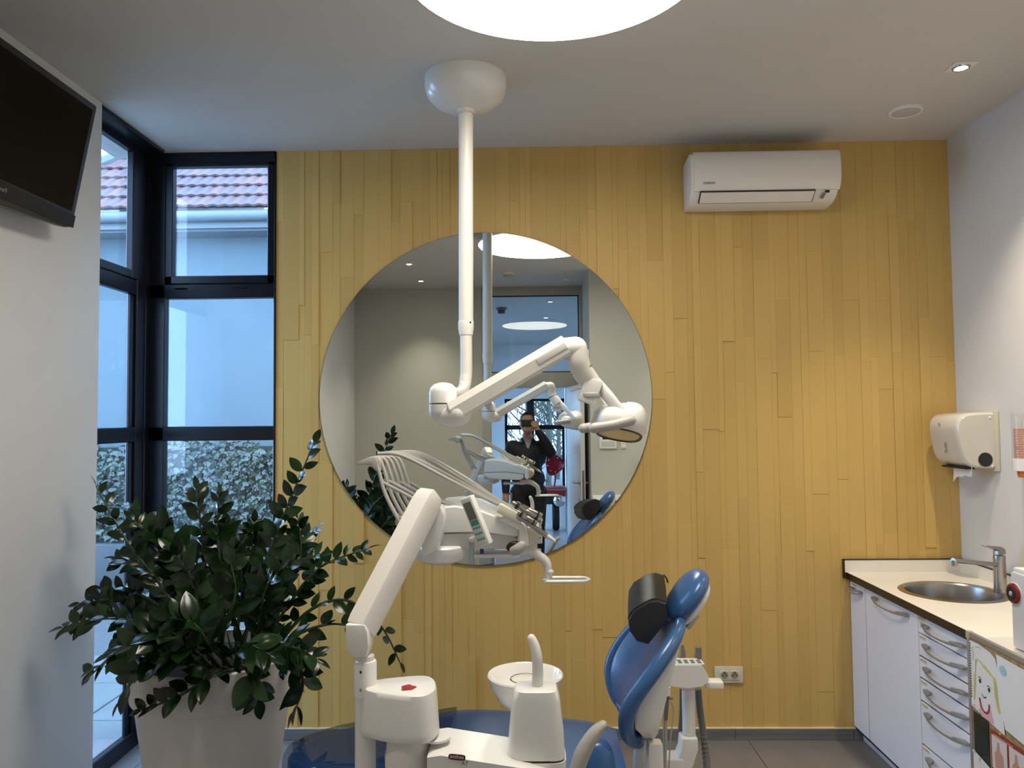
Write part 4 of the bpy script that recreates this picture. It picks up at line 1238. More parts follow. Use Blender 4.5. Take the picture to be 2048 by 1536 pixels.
# round sink
t = thing('sink', 'round stainless steel sink set into the cream worktop', 'sink', (SCX, SCY, 0.70))
obj('rim', lathe([(SR - 0.014, -0.004), (SR - 0.010, 0.003), (SR + 0.010, 0.004), (SR + 0.018, 0.0)], (SCX, SCY, ZT), 64), M_steel, t)
obj('basin', lathe([(SR - 0.012, 0.0), (SR - 0.018, -0.02), (SR - 0.024, -0.13), (SR - 0.05, -0.155), (0.03, -0.16), (0, -0.16)], (SCX, SCY, ZT), 64), M_steel, t)
obj('drain', lathe([(0.035, -0.158), (0.03, -0.154), (0.0, -0.156)], (SCX, SCY, ZT), 24), M_chrome, t)
# mixer tap
t = thing('mixer_tap', 'brushed steel mixer tap standing behind the round sink', 'tap', (2.158, -0.50, ZT))
tz = ZT
obj('body', lathe([(0.0, 0), (0.028, 0), (0.0275, 0.01), (0.0255, 0.15), (0.026, 0.165), (0.024, 0.172), (0, 0.174)], (2.160, -0.50, tz), 28), M_steel, t)
obj('spout', tube([(2.15, -0.505, tz + 0.130), (2.02, -0.56, tz + 0.150), (1.885, -0.62, tz + 0.172)], [0.0105, 0.0105, 0.0115], 14, 4, flat=(0.9, 1.1)), M_steel, t)
obj('aerator', cyl((1.892, -0.618, tz + 0.172), (1.892, -0.618, tz + 0.148), 0.012, n=18), M_steel, t)
lv = prism([(0.03, 0.176), (0.026, 0.200), (0.0, 0.212), (-0.10, 0.226), (-0.10, 0.220), (-0.02, 0.196), (-0.024, 0.176)], -0.014, 0.014, 'y', 0.003)
obj('lever', xform(lv, Matrix.Translation((2.160, -0.50, tz)) @ Matrix.Rotation(0.42, 4, 'Z')), M_steel, t)

# cabinet units
M_carc = mat('cabinet_gap', (0.02, 0.02, 0.022), 0.6)
M_tagp = mat('beige_label', (0.56, 0.48, 0.30), 0.6, var=0.3, vscale=150)
def bow_handle(parent, y0, y1, z):
    p = []
    for i in range(9):
        u = i / 8
        p.append((XF - 0.012 - 0.026 * math.sin(u * PI) ** 0.6, y0 + (y1 - y0) * u, z - 0.010 * math.sin(u * PI)))
    bm = tube(p, [0.006, 0.0065, 0.005, 0.005, 0.005, 0.0065, 0.006], 8, 3, flat=(1.0, 0.7))
    for yy in (y0, y1):
        s = 1 if yy == y0 else -1
        sg = 1 if y1 > y0 else -1
        merge(bm, prism([(XF - 0.002, yy - sg * s * 0.004), (XF - 0.020, yy - sg * s * 0.004), (XF - 0.036, yy + sg * s * 0.06), (XF - 0.030, yy + sg * s * 0.062), (XF - 0.002, yy + sg * s * 0.03)], z - 0.005, z + 0.006, 'z', 0.001))
    obj('handle', bm, M_nickel, parent)
def cab(name, label, y0, y1):
    t_ = thing(name, label, 'cabinet', (1.95, (y0 + y1) / 2, 0))
    obj('carcass', box((XF + 0.006, y1 + 0.001, 0.06), (XR - 0.02, y0 - 0.001, 0.69)), M_carc, t_, smooth=False)
    obj('toe_kick', box((XF + 0.045, y1 + 0.001, 0.0), (XF + 0.06, y0 - 0.001, 0.085)), M_cab, t_, smooth=False)
    return t_
t = cab('cabinet', 'narrow white cabinet with one door beside the yellow wall', -0.008, -0.186)
d_ = obj('door', box((XF, -0.183, 0.075), (XF + 0.018, -0.008, 0.828), 0.0015, 1), M_cab, t)
bow_handle(d_, -0.035, -0.165, 0.792)
for i in range(2):
    obj('sticker', box((XF - 0.001, -0.085, 0.806 + 0 - i * 0.014), (XF, -0.03, 0.813 - i * 0.014)), M_tagp, d_, smooth=False)
t = cab('cabinet', 'wide white cabinet door under the round sink', -0.188, -0.712)
d_ = obj('door', box((XF, -0.710, 0.075), (XF + 0.018, -0.193, 0.828), 0.0015, 1), M_cab, t)
bow_handle(d_, -0.300, -0.640, 0.800)
t = cab('drawer_cabinet', 'white drawer cabinet with a column of bowed metal handles', -0.714, -1.145)
zs = [0.828, 0.747, 0.650, 0.557, 0.460, 0.275, 0.075]
for i, (za, zb_) in enumerate(zip(zs, zs[1:])):
    dr = obj('drawer', box((XF, -1.143, zb_ + 0.0035), (XF + 0.018, -0.716, za - 0.0035), 0.0015, 1), M_cab, t)
    hz_ = za - 0.034 if i == 0 else za - 0.036
    bow_handle(dr, -0.780, -1.085, hz_)
    obj('sticker', box((XF - 0.001, -0.775, za - 0.020), (XF, -0.725, za - 0.008)), M_tagp, dr, smooth=False)
    if i == 0:
        obj('sticker', box((XF - 0.001, -0.765, za - 0.040), (XF, -0.730, za - 0.028)), M_tagp, dr, smooth=False)
t = cab('cabinet', 'white base cabinet hidden behind the cork notice board', -1.147, -3.49)
obj('door', box((XF, -2.31, 0.075), (XF + 0.018, -1.149, 0.828), 0.0015, 1), M_cab, t)
obj('door', box((XF, -3.488, 0.075), (XF + 0.018, -2.313, 0.828), 0.0015, 1), M_cab, t)

# cork notice board hung on the cabinet front
M_cork = mat('cork', (0.36, 0.24, 0.12), 0.85, var=0.3, vscale=80)
M_alu = mat('grey_aluminium', (0.45, 0.46, 0.48), 0.35, metal=0.7)
t = thing('notice_board', 'cork notice board with grey metal frame on the cabinet front', 'notice board', (1.66, -1.6, 0.25))
BX = 1.640
BB = 1.653
obj('cork_sheet', box((BX, -2.05, 0.26), (BB, -1.165, 0.86)), M_cork, t, smooth=False)
obj('frame_rail', box((BX - 0.004, -2.06, 0.855), (BB, -1.158, 0.875), 0.002), M_alu, t)
obj('frame_rail', box((BX - 0.004, -2.06, 0.245), (BB, -1.158, 0.265), 0.002), M_alu, t)
obj('frame_stile', box((BX - 0.004, -1.173, 0.265), (BB, -1.156, 0.855), 0.002), M_alu, t)
obj('frame_stile', box((BX - 0.004, -2.06, 0.265), (BB, -2.042, 0.855), 0.002), M_alu, t)
obj('corner_cap', box((BX - 0.006, -1.176, 0.848), (BB, -1.154, 0.878), 0.003), mat('beige_cap', (0.5, 0.44, 0.30), 0.5), t)

# flat prints are drawn with thin polygons lying on the sheets
def on_board(dx): return basis((BX - dx, -1.180, 0.0), (0, -1, 0), (0, 0, 1), (-1, 0, 0))
def flat(pts, m, parent, name, dx, mtx=None):
    bm = bmesh.new()
    bm.faces.new([bm.verts.new((p[0], p[1], 0)) for p in pts])
    r = bmesh.ops.extrude_face_region(bm, geom=bm.faces[:])
    bmesh.ops.translate(bm, verts=[v for v in r['geom'] if isinstance(v, bmesh.types.BMVert)], vec=(0, 0, -0.0004))
    return obj(name, xform(bm, on_board(dx)), m, parent, smooth=False)
def stroke(pts, w, m, parent, name, dx):
    P = catmull([V((a, b, 0)) for a, b in pts], 5)
    bm = tube(P, w, 5, 1, flat=(1, 1))
    for v in bm.verts: v.co.z *= 0.15
    return obj(name, xform(bm, on_board(dx)), m, parent, smooth=False)
M_ink = mat('black_ink', (0.03, 0.03, 0.035), 0.7)
M_hairy = mat('yellow_crayon', (0.62, 0.58, 0.18), 0.8, var=0.2, vscale=200)
M_pink = mat('pink_crayon', (0.72, 0.42, 0.44), 0.8, var=0.15, vscale=200)
M_crim = mat('crimson_crayon', (0.40, 0.05, 0.10), 0.8)
dw = thing('child_drawing', 'child drawing of a girl with long yellow hair on spiral paper', 'drawing', (BX, -1.27, 0.6))
sheet = [(-0.004, 0.606), (-0.004, 0.846), (0.05, 0.848), (0.125, 0.838), (0.155, 0.825), (0.168, 0.78), (0.182, 0.72), (0.190, 0.63), (0.195, 0.575), (0.10, 0.588)]
flat(sheet, M_paper, dw, 'sheet', 0.004)
for i in range(22):
    stroke([(-0.003, 0.640 + i * 0.0093), (0.004, 0.642 + i * 0.0093)], 0.0022, M_ink, dw, 'spiral_hole', 0.0052)
for s in (0, 1, 2):
    stroke([(0.085 - s * 0.004, 0.776 + s * 0.004), (0.045 - s * 0.004, 0.79), (0.030, 0.75), (0.028 - s * 0.005, 0.70), (0.018, 0.636)], 0.0024, M_hairy, dw, 'hair_line', 0.0052)
    stroke([(0.080 + s * 0.004, 0.776 + s * 0.004), (0.125 + s * 0.005, 0.759), (0.142 + s * 0.005, 0.75), (0.150 + s * 0.006, 0.69), (0.165 + s * 0.004, 0.64)], 0.0024, M_hairy, dw, 'hair_line', 0.0052)
for ex, ey in ((0.058, 0.716), (0.112, 0.702)):
    flat([(ex + 0.0065 * math.cos(a), ey + 0.008 * math.sin(a)) for a in [2 * PI * i / 12 for i in range(12)]], M_ink, dw, 'eye', 0.0052)
    stroke([(ex - 0.010, ey + 0.010), (ex, ey + 0.014), (ex + 0.009, ey + 0.009)], 0.0014, M_ink, dw, 'brow', 0.0052)
stroke([(0.066, 0.672), (0.080, 0.664), (0.094, 0.670)], 0.002, M_ink, dw, 'mouth', 0.0052)
flat([(0.05, 0.629), (0.062, 0.609), (0.085, 0.602), (0.105, 0.614), (0.118, 0.636), (0.135, 0.589), (0.06, 0.591)], M_pink, dw, 'shirt', 0.0050)
stroke([(0.052, 0.654), (0.060, 0.626), (0.082, 0.612), (0.104, 0.622), (0.112, 0.650)], 0.0045, M_crim, dw, 'necklace', 0.0056)
stroke([(0.016, 0.78), (0.020, 0.80), (0.016, 0.82), (0.022, 0.83)], 0.0012, mat('grey_pencil', (0.35, 0.35, 0.37), 0.8), dw, 'pencil_line', 0.0052)
stroke([(0.035, 0.832), (0.06, 0.838), (0.075, 0.834)], 0.0012, mat('grey_pencil', (0.35, 0.35, 0.37), 0.8), dw, 'pencil_line', 0.0052)
# further sheets
s2 = thing('pinned_sheet', 'white paper with pale blue blot pinned right of the girl drawing', 'paper', (BX, -1.45, 0.6))
flat([(0.168, 0.845), (0.33, 0.84), (0.34, 0.585), (0.205, 0.60), (0.178, 0.70)], M_paper, s2, 'sheet', 0.008)
flat([(0.205 + 0.020 * math.cos(a), 0.80 + 0.017 * math.sin(a)) for a in [2 * PI * i / 14 for i in range(14)]], mat('pale_blue_paint', (0.36, 0.55, 0.66), 0.8, var=0.2, vscale=90), s2, 'blot', 0.0092)
s3 = thing('photo_print', 'dark teal photograph pinned below the girl drawing', 'photograph', (BX, -1.24, 0.45))
flat([(0.004, 0.42), (0.004, 0.59), (0.098, 0.59), (0.098, 0.42)], mat('dark_photo', (0.012, 0.03, 0.035), 0.25, var=0.6, vscale=14), s3, 'print', 0.003)
s4 = thing('hand_poster', 'red printed leaflet with two photographs of hands on the cork board', 'poster', (BX, -1.4, 0.35))
flat([(0.108, 0.28), (0.108, 0.566), (0.36, 0.566), (0.36, 0.28)], mat('red_print', (0.33, 0.045, 0.025), 0.4), s4, 'sheet', 0.003)
for k in range(2):
    a = 0.116 + k * 0.10
    flat([(a, 0.435), (a, 0.550), (a + 0.088, 0.550), (a + 0.088, 0.435)], mat('photo_print_white', (0.66, 0.62, 0.60), 0.5), s4, 'picture', 0.0042)
    skin = mat('printed_skin', (0.52, 0.30, 0.20), 0.5)
    flat([(a + 0.020, 0.440), (a + 0.016, 0.490), (a + 0.030, 0.505), (a + 0.034, 0.535), (a + 0.044, 0.535), (a + 0.048, 0.508), (a + 0.066, 0.495), (a + 0.068, 0.440)], skin, s4, 'hand_print', 0.0050)
    stroke([(a + 0.005, 0.428), (a + 0.07, 0.428)], 0.0022, M_paper, s4, 'print_line', 0.0046)
    stroke([(a + 0.005, 0.418), (a + 0.06, 0.418)], 0.0018, M_paper, s4, 'print_line', 0.0046)
stroke([(0.13, 0.554), (0.24, 0.554)], 0.004, mat('pale_red_print', (0.5, 0.2, 0.15), 0.5), s4, 'print_line', 0.0046)
s5 = thing('pinned_sheet', 'white paper pinned at the bottom corner under the dark photograph', 'paper', (BX, -1.24, 0.3))
flat([(0.0, 0.27), (0.0, 0.448), (0.10, 0.425), (0.10, 0.27)], M_paper, s5, 'sheet', 0.006)
for i, (a, b) in enumerate([(0.018, 0.618), (0.052, 0.612), (0.012, 0.446), (0.045, 0.434), (0.182, 0.575)]):
    pin = lathe([(0, 0), (0.003, 0), (0.003, 0.004), (0.0045, 0.007), (0.0, 0.009)], (BX - 0.0066, -1.180 - a, b), 10, axis=(-1, 0, 0))
    tag(obj('push_pin', pin, M_white2 if i < 4 else mat('yellow_pin', (0.6, 0.4, 0.08), 0.4)), 'small %s push pin on the cork board' % ('white' if i < 4 else 'yellow'), 'push pin', 'push pins')

# white appliance on the worktop with a round magnetic timer
t = thing('worktop_appliance', 'white box-shaped appliance standing on the worktop front edge', 'appliance', (1.80, -1.55, ZT))
obj('housing', box((1.692, -1.78, ZT + 0.004), (1.93, -1.345, 1.135), 0.010), mat('grey_white_plastic', (0.60, 0.61, 0.62), 0.4), t)
obj('lid', box((1.70, -1.775, 1.133), (1.925, -1.35, 1.150), 0.006), M_white, t)
obj('lid_knob', ellipsoid((1.75, -1.42, 1.152), (0.02, 0.025, 0.014), 16, 10), M_dark, t)
obj('scribble', tube([(1.6905, -1.425, 0.955), (1.6905, -1.435, 0.962), (1.6905, -1.442, 0.955), (1.6905, -1.450, 0.957)], 0.0012, 5, 3), M_ink, t)
t = thing('kitchen_timer', 'round dark red timer stuck to the white appliance', 'timer', (1.69, -1.368, 1.03))
TC = (1.692, -1.372, 1.062)
obj('case', lathe([(0.034, 0.0), (0.036, 0.004), (0.035, 0.010), (0.030, 0.014), (0, 0.014)], TC, 32, axis=(-1, 0, 0)), mat('dark_red_plastic', (0.16, 0.012, 0.02), 0.25), t)
obj('dial', lathe([(0.024, 0.013), (0.023, 0.016), (0, 0.016)], TC, 32, axis=(-1, 0, 0)), M_black, t)
obj('hub', lathe([(0.009, 0.016), (0.006, 0.019), (0, 0.019)], TC, 20, axis=(-1, 0, 0)), M_hose, t)
obj('rim', lathe([(0.034, -0.0005), (0.0375, 0.0), (0.0375, 0.003), (0.035, 0.004)], TC, 32, axis=(-1, 0, 0)), M_white2, t)

# ================================================================== paper towel dispenser, cup dispenser, socket
t = thing('towel_dispenser', 'translucent white paper towel dispenser on the right wall', 'towel dispenser', (2.17, -0.22, 1.41))
M_trans = mat('milky_plastic', (0.62, 0.60, 0.55), 0.16, coat=0.5, var=0.02)
zc0, zc1 = 1.425, 1.700
def disp_ring(y, ins):
    pr_ = [(XR - 0.018, zc0 - 0.0), (2.150, zc0 + 0.004), (2.105, zc0 + 0.030), (2.085, zc0 + 0.075), (2.068, zc0 + 0.17), (2.068, zc0 + 0.215), (2.085, zc0 + 0.252),
           (2.13, zc0 + 0.270), (XR - 0.018, zc1)]
    cm = (2.17, 1.56)
    return [V((cm[0] + (a - cm[0]) * ins if a < XR - 0.02 else a, y, cm[1] + (b - cm[1]) * ins)) for a, b in smooth_open(pr_)]
def smooth_open(o):
    return [(p.x, p.y) for p in catmull([V((a, b, 0)) for a, b in o], 4)]
dr_ = [disp_ring(y, k) for y, k in ((-0.082, 0.90), (-0.090, 0.97), (-0.11, 1.0), (-0.33, 1.0), (-0.350, 0.97), (-0.358, 0.91))]
obj('cover', loft(dr_), M_trans, t, angle=40)
obj('back_plate', box((XR - 0.020, -0.372, 1.412), (XR - 0.0005, -0.075, 1.706), 0.008), mat('cream_plastic2', (0.60, 0.56, 0.44), 0.35), t)
obj('roll_window', lathe([(0.0, 0.0), (0.034, 0.0), (0.034, 0.004), (0, 0.004)], (2.195, -0.3555, 1.470), 32, axis=(0, -1, 0)), mat('smoke_window', (0.015, 0.017, 0.017), 0.2), t)
obj('window_ring', lathe([(0.034, 0.0), (0.038, 0.001), (0.038, 0.003), (0.034, 0.005)], (2.195, -0.3555, 1.470), 32, axis=(0, -1, 0)), M_whip, t)
obj('rivet', ellipsoid((2.225, -0.357, 1.672), (0.008, 0.004, 0.008), 14, 8), M_white2, t)
obj('rivet', ellipsoid((2.228, -0.357, 1.438), (0.007, 0.004, 0.007), 14, 8), M_white2, t)
obj('lock', cyl((2.070, -0.20, 1.640), (2.064, -0.20, 1.640), 0.010, n=18), M_hose, t)
obj('paper_slot', box((2.112, -0.34, 1.422), (2.155, -0.12, 1.432), 0.003), M_black, t)
text_mesh('logo', 'Tork', 0.038, basis((2.0745, -0.235, 1.535), (0, 0, -1), (0, -1, 0), (-1, 0, 0.0)), M_dkhose, t)
pp = []
for i in range(7):
    u = i / 6
    pp.append((-0.175 - u * 0.165, 1.378 + 0.014 * abs(math.sin(u * 7)) - 0.030 * (1 - u) ** 3))
sheet_ = [(-0.19, 1.440)] + pp + [(-0.345, 1.440)]
tag(obj('paper_towel', prism(sheet_, 2.138, 2.1395, 'x'), M_paper, smooth=False), 'torn white paper towel hanging from the dispenser slot', 'paper towel')

t = thing('cup_dispenser', 'clear wall tube dispenser holding a stack of orange cups', 'cup dispenser', (2.21, -0.62, 1.40))
CC = (2.212, -0.625)
M_tubeg = thin_glass('clear_acrylic', (0.90, 0.92, 0.92), 1.0, dust=0.10)
obj('tube', lathe([(0.046, 0.045), (0.046, 0.275), (0.044, 0.285), (0, 0.287)], (CC[0], CC[1], 1.41), 32), M_tubeg, t)
obj('collar', lathe([(0.041, 0.0), (0.047, 0.0), (0.048, 0.055), (0.041, 0.056)], (CC[0], CC[1], 1.435), 32), M_white, t)
obj('wall_bracket', box((2.235, -0.66, 1.44), (XR - 0.0005, -0.59, 1.66), 0.004), M_white, t)
M_cup = mat('orange_plastic', (0.62, 0.17, 0.045), 0.4); M_cuprim = mat('salmon_plastic', (0.72, 0.42, 0.33), 0.4)
cupm = bmesh.new()
lathe([(0.026, 0.0), (0.036, 0.072), (0.0378, 0.074), (0.0378, 0.077), (0.035, 0.077), (0.025, 0.002), (0, 0.002)], (0, 0, 0), 24, bm=cupm)
cme = bpy.data.meshes.new('cup'); cupm.to_mesh(cme); cupm.free()
cme.materials.append(M_cup); cme.materials.append(M_cuprim)
for p_ in cme.polygons:
    p_.use_smooth = True
    if p_.center.z > 0.0735: p_.material_index = 1
for i in range(20):
    c_ = bpy.data.objects.new('plastic_cup', cme)
    COL.objects.link(c_)
    c_.location = (CC[0], CC[1], 1.405 + i * 0.0075)
    tag(c_, 'orange plastic cup at the bottom of the stack, sticking out below the clear tube' if i == 0 else 'orange plastic cup nested in the stack inside the clear tube', 'cup', 'nested cups in the dispenser')

t = thing('wall_socket', 'cream double power socket on the yellow wall above the baseboard', 'socket', (1.03, -0.01, 0.295))
obj('plate', box((0.956, -0.017, 0.296), (1.104, -0.007, 0.381), 0.003), mat('socket_cream', (0.66, 0.60, 0.47), 0.35), t)
for cx_ in (1.005, 1.058):
    so = obj('insert', box((cx_ - 0.023, -0.021, 0.312), (cx_ + 0.023, -0.016, 0.360), 0.002), mat('socket_cream', (0.66, 0.6, 0.47)), t)
    obj('well', lathe([(0.0, 0.0), (0.019, 0.0), (0.0195, 0.0012), (0, 0.0012)], (cx_, -0.0208, 0.338), 24, axis=(0, -1, 0)), mat('socket_well', (0.30, 0.27, 0.21), 0.5), so)
    for dx in (-0.0095, 0.0095):
        obj('hole', lathe([(0, 0), (0.0034, 0), (0.0034, 0.001), (0, 0.001)], (cx_ + dx, -0.0222, 0.337), 12, axis=(0, -1, 0)), M_black, so)
    obj('earth_pin', cyl((cx_, -0.021, 0.350), (cx_, -0.027, 0.350), 0.003, n=12), M_dark, so)
# ================================================================== big potted plant
PX, PY = -1.25, -1.08
t = thing('potted_plant', 'large glossy dark green plant in a tall white pot by the corner window', 'plant', (PX, PY, 0))
obj('pot', lathe([(0, 0.0), (0.17, 0.0), (0.175, 0.01), (0.248, 0.33), (0.289, 0.620), (0.294, 0.632), (0.304, 0.637), (0.318, 0.765), (0.322, 0.780), (0.317, 0.787),
                  (0.307, 0.784), (0.297, 0.74), (0.29, 0.71)], (PX, PY, 0), 72), M_pot, t, angle=30)
obj('soil', lathe([(0.296, 0.735), (0.2, 0.75), (0.0, 0.755)], (PX, PY, 0), 40), M_soil, t)
M_leaf_ = [mat('plant_leaf_%d' % i, c, 0.19, spec=0.38, coat=0.0, var=0.12, vscale=2.5) for i, c in
           enumerate([(0.006, 0.020, 0.006), (0.009, 0.030, 0.008), (0.016, 0.046, 0.012)])]
M_stem = mat('plant_stem', (0.022, 0.040, 0.014), 0.45, var=0.15)
# leaf mesh: pointed ellipse, folded along the midrib, drooping tip; +x along the leaf
def leaf_mesh(m_):
    bm = bmesh.new()
    rows = []
    for i in range(7):
        u = i / 6
        w = 0.245 * math.sin(PI * u ** 0.85) ** 0.8 if 0 < u < 1 else 0.0
        zc = -0.16 * u * u + 0.04 * u
        if w < 1e-4:
            rows.append([bm.verts.new((u, 0, zc))])
        else:
            rows.append([bm.verts.new((u, s * w, zc + abs(s) * w * 0.30 - 0.25 * (abs(s) ** 2) * w * 0.5)) for s in (-1, -0.5, 0, 0.5, 1)])
    for a, b in zip(rows, rows[1:]):
        if len(a) == 1:
            for j in range(4): bm.faces.new((a[0], b[j], b[j + 1]))
        elif len(b) == 1:
            for j in range(4): bm.faces.new((a[j], b[0], a[j + 1]))
        else:
            for j in range(4): bm.faces.new((a[j], b[j], b[j + 1], a[j + 1]))
    me = bpy.data.meshes.new('leaf')
    bm.to_mesh(me); bm.free()
    for p_ in me.polygons: p_.use_smooth = True
    me.materials.append(m_)
    return me
LM = [leaf_mesh(m_) for m_ in M_leaf_]
stems = [
    ([(-1.162, -1.05, 0.74), (-1.105, -1, 1.044), (-1.02, -0.95, 1.3), (-0.904, -0.92, 1.597)], 17, 1.05),
    ([(-1.302, -1.1, 0.756), (-1.457, -1.05, 0.997), (-1.641, -1, 1.189), (-1.793, -0.98, 1.428)], 12, 0.90),
    ([(-1.282, -1.1, 0.756), (-1.344, -1.1, 1.086), (-1.446, -1.12, 1.265), (-1.632, -1.12, 1.36)], 15, 1.0),
    ([(-1.304, -0.95, 0.709), (-1.386, -0.85, 1.036), (-1.422, -0.82, 1.222), (-1.454, -0.8, 1.396)], 14, 1.0),
    ([(-1.273, -0.95, 0.709), (-1.31, -0.88, 1.041), (-1.336, -0.85, 1.205), (-1.335, -0.85, 1.37)], 14, 1.0),
    ([(-1.22, -1.2, 0.787), (-1.306, -1.22, 1.054), (-1.397, -1.22, 1.214), (-1.508, -1.22, 1.318)], 15, 1.0),
    ([(-1.221, -0.95, 0.709), (-1.224, -0.88, 0.937), (-1.193, -0.85, 1.119), (-1.181, -0.85, 1.257)], 14, 1.0),
    ([(-1.14, -1, 0.724), (-1.044, -0.95, 0.912), (-0.962, -0.92, 1.11), (-0.977, -0.9, 1.277)], 15, 0.95),
    ([(-1.12, -1, 0.714), (-1.024, -0.92, 0.904), (-0.889, -0.88, 1.071), (-0.694, -0.85, 1.142)], 15, 0.85),
    ([(-1.159, -0.95, 0.699), (-1.09, -0.88, 0.936), (-1.026, -0.85, 1.118), (-0.922, -0.84, 1.222)], 13, 0.9),
    ([(-1.299, -1.15, 0.752), (-1.432, -1.2, 0.896), (-1.605, -1.22, 0.95), (-1.789, -1.2, 0.908)], 17, 0.95),
    ([(-1.353, -1.05, 0.721), (-1.55, -1, 0.825), (-1.707, -0.98, 0.952), (-1.852, -0.98, 0.946)], 16, 0.95),
    ([(-1.287, -1.2, 0.759), (-1.383, -1.3, 0.881), (-1.502, -1.32, 0.86), (-1.619, -1.3, 0.764)], 12, 1.05),
    ([(-1.199, -1.25, 0.774), (-1.271, -1.4, 0.866), (-1.349, -1.44, 0.853), (-1.422, -1.44, 0.738)], 9, 1.25),
    ([(-1.143, -1.25, 0.774), (-1.111, -1.42, 0.811), (-1.211, -1.45, 0.748), (-1.366, -1.43, 0.683)], 11, 0.95),
    ([(-1.09, -1.25, 0.774), (-1.005, -1.42, 0.828), (-0.969, -1.44, 0.778), (-0.958, -1.43, 0.72)], 7, 1.15),
    ([(-1.008, -1.15, 0.748), (-0.881, -1.25, 0.787), (-0.845, -1.27, 0.717), (-0.881, -1.26, 0.613)], 7, 1.15),
    ([(-1.079, -1, 0.714), (-0.932, -0.95, 0.895), (-0.774, -0.92, 0.944), (-0.632, -0.9, 0.836), (-0.549, -0.9, 0.682)], 9, 0.85),
    ([(-1.064, -1.1, 0.736), (-0.942, -1.05, 0.834), (-0.81, -1.02, 0.872), (-0.704, -1, 0.851)], 5, 0.9),
    ([(-1.162, -1.25, 0.774), (-1.191, -1.38, 0.895), (-1.275, -1.45, 0.953), (-1.375, -1.46, 0.919)], 12, 1.35),
    ([(-1.106, -1.2, 0.758), (-0.969, -1.32, 0.862), (-0.847, -1.36, 0.877), (-0.772, -1.36, 0.838)], 10, 1.15),
    ([(-1.303, -0.9, 0.704), (-1.319, -0.8, 0.918), (-1.314, -0.76, 1.104), (-1.335, -0.75, 1.233)], 14, 1.0),
    ([(-1.345, -1, 0.725), (-1.482, -0.95, 0.883), (-1.655, -0.92, 0.979), (-1.793, -0.92, 0.99)], 15, 1.0),
    ([(-1.324, -1, 0.725), (-1.486, -0.92, 0.947), (-1.603, -0.9, 1.068), (-1.742, -0.9, 1.11)], 14, 1.0),
    ([(-1.124, -1.1, 0.755), (-1.037, -1.08, 0.992), (-0.97, -1.06, 1.115), (-0.843, -1.05, 1.152)], 15, 0.95),
    ([(-1.143, -1.25, 0.774), (-1.109, -1.36, 0.924), (-1.057, -1.38, 1.07), (-1.072, -1.38, 1.176)], 9, 1.3),
    ([(-1.103, -1.28, 0.784), (-1.129, -1.42, 0.906), (-1.165, -1.46, 0.986), (-1.235, -1.48, 1.017)], 9, 1.3),
    ([(-1.201, -1.2, 0.758), (-1.239, -1.25, 0.968), (-1.273, -1.26, 1.118), (-1.345, -1.27, 1.212)], 14, 1.05),
    ([(-1.077, -1.2, 0.758), (-1.013, -1.25, 0.93), (-0.991, -1.26, 1.061), (-0.935, -1.26, 1.135)], 12, 1.1),
    ([(-1.094, -1.28, 0.784), (-1.023, -1.42, 0.889), (-0.977, -1.45, 0.915), (-0.903, -1.46, 0.883)], 8, 1.2),
    ([(-1.187, -1.28, 0.784), (-1.191, -1.44, 0.895), (-1.234, -1.46, 0.884), (-1.294, -1.48, 0.84)], 8, 1.2),
    ([(-1.212, -1.05, 0.73), (-1.276, -1.02, 0.91), (-1.255, -1, 1.065), (-1.184, -1, 1.186)], 12, 1.0),
]
rp = random.Random(5)
allleaf = []
for pts, nl, sc_ in stems:
    nl = int(nl * 1.05)
    sc_ *= 0.98
    path = catmull(pts, 8)
    L_ = sum((b - a).length for a, b in zip(path, path[1:]))
    so = obj('stem', tube(pts, [0.0085, 0.007, 0.005, 0.0025], 8, 6), M_stem, t)
    fr_ = frames(path)
    droop = pts[-1][2] < pts[0][2] + 0.02
    for k in range(nl * 2 - 1):
        u = 0.20 + 0.80 * (k // 2 + 0.5 * (k % 2) * 0.6) / max(1, nl - 0.9) if k < nl * 2 - 2 else 1.0
        u = min(u, 1.0)
        f_ = u * (len(path) - 1)
        i = min(int(f_), len(path) - 2)
        P = path[i].lerp(path[i + 1], f_ - i)
        T_ = fr_[i][0]
        vd = V((rp.uniform(-0.5, 0.5), -rp.uniform(-0.1, 1.0), rp.uniform(0.15, 1.0)))
        upv = vd - T_ * T_.dot(vd)
        upv.normalize()
        # steep stems turn their leaf rows to the viewer side at random
        sd_ = T_.cross(upv).normalized()
        ang = rp.uniform(-0.5, 0.5)
        sgn = 1 if k % 2 else -1
        if k == nl * 2 - 2: dirv = T_ * 1.0 + upv * 0.1
        else: dirv = T_ * rp.uniform(0.45, 0.8) + sd_ * sgn * rp.uniform(0.7, 1.0) + upv * rp.uniform(0.0, 0.45)
        dirv.normalize()
        nz = (upv + V((rp.uniform(-.4, .4), rp.uniform(-.5, .2), rp.uniform(0, .4))))
        nz = (nz - dirv * nz.dot(dirv)).normalized()
        sy = nz.cross(dirv)
        size = 0.078 * sc_ * rp.uniform(0.85, 1.2) * (0.8 + 0.35 * math.sin(PI * min(1, u * 1.02)))
        mtx = basis(P, dirv * size, sy * size * rp.uniform(0.95, 1.2), nz * size)
        allleaf.append((P.y, so, mtx, rp.choices([0, 1, 2], [5, 4, 1.2])[0]))
allleaf.sort(key=lambda a: a[0])
rest = bmesh.new()
for i, (y_, so, mtx, k) in enumerate(allleaf):
    if i < 296:
        o = bpy.data.objects.new('leaf', LM[k])
        COL.objects.link(o)
        o.parent = so
        o.matrix_local = Matrix.Translation(-wloc(so)) @ mtx
    else:
        b = bmesh.new(); b.from_mesh(LM[k]); xform(b, mtx)
        for f in b.faces: f.material_index = k
        me = bpy.data.meshes.new('x'); b.to_mesh(me); b.free()
        n0 = len(rest.faces)
        rest.from_mesh(me)
        bpy.data.meshes.remove(me)
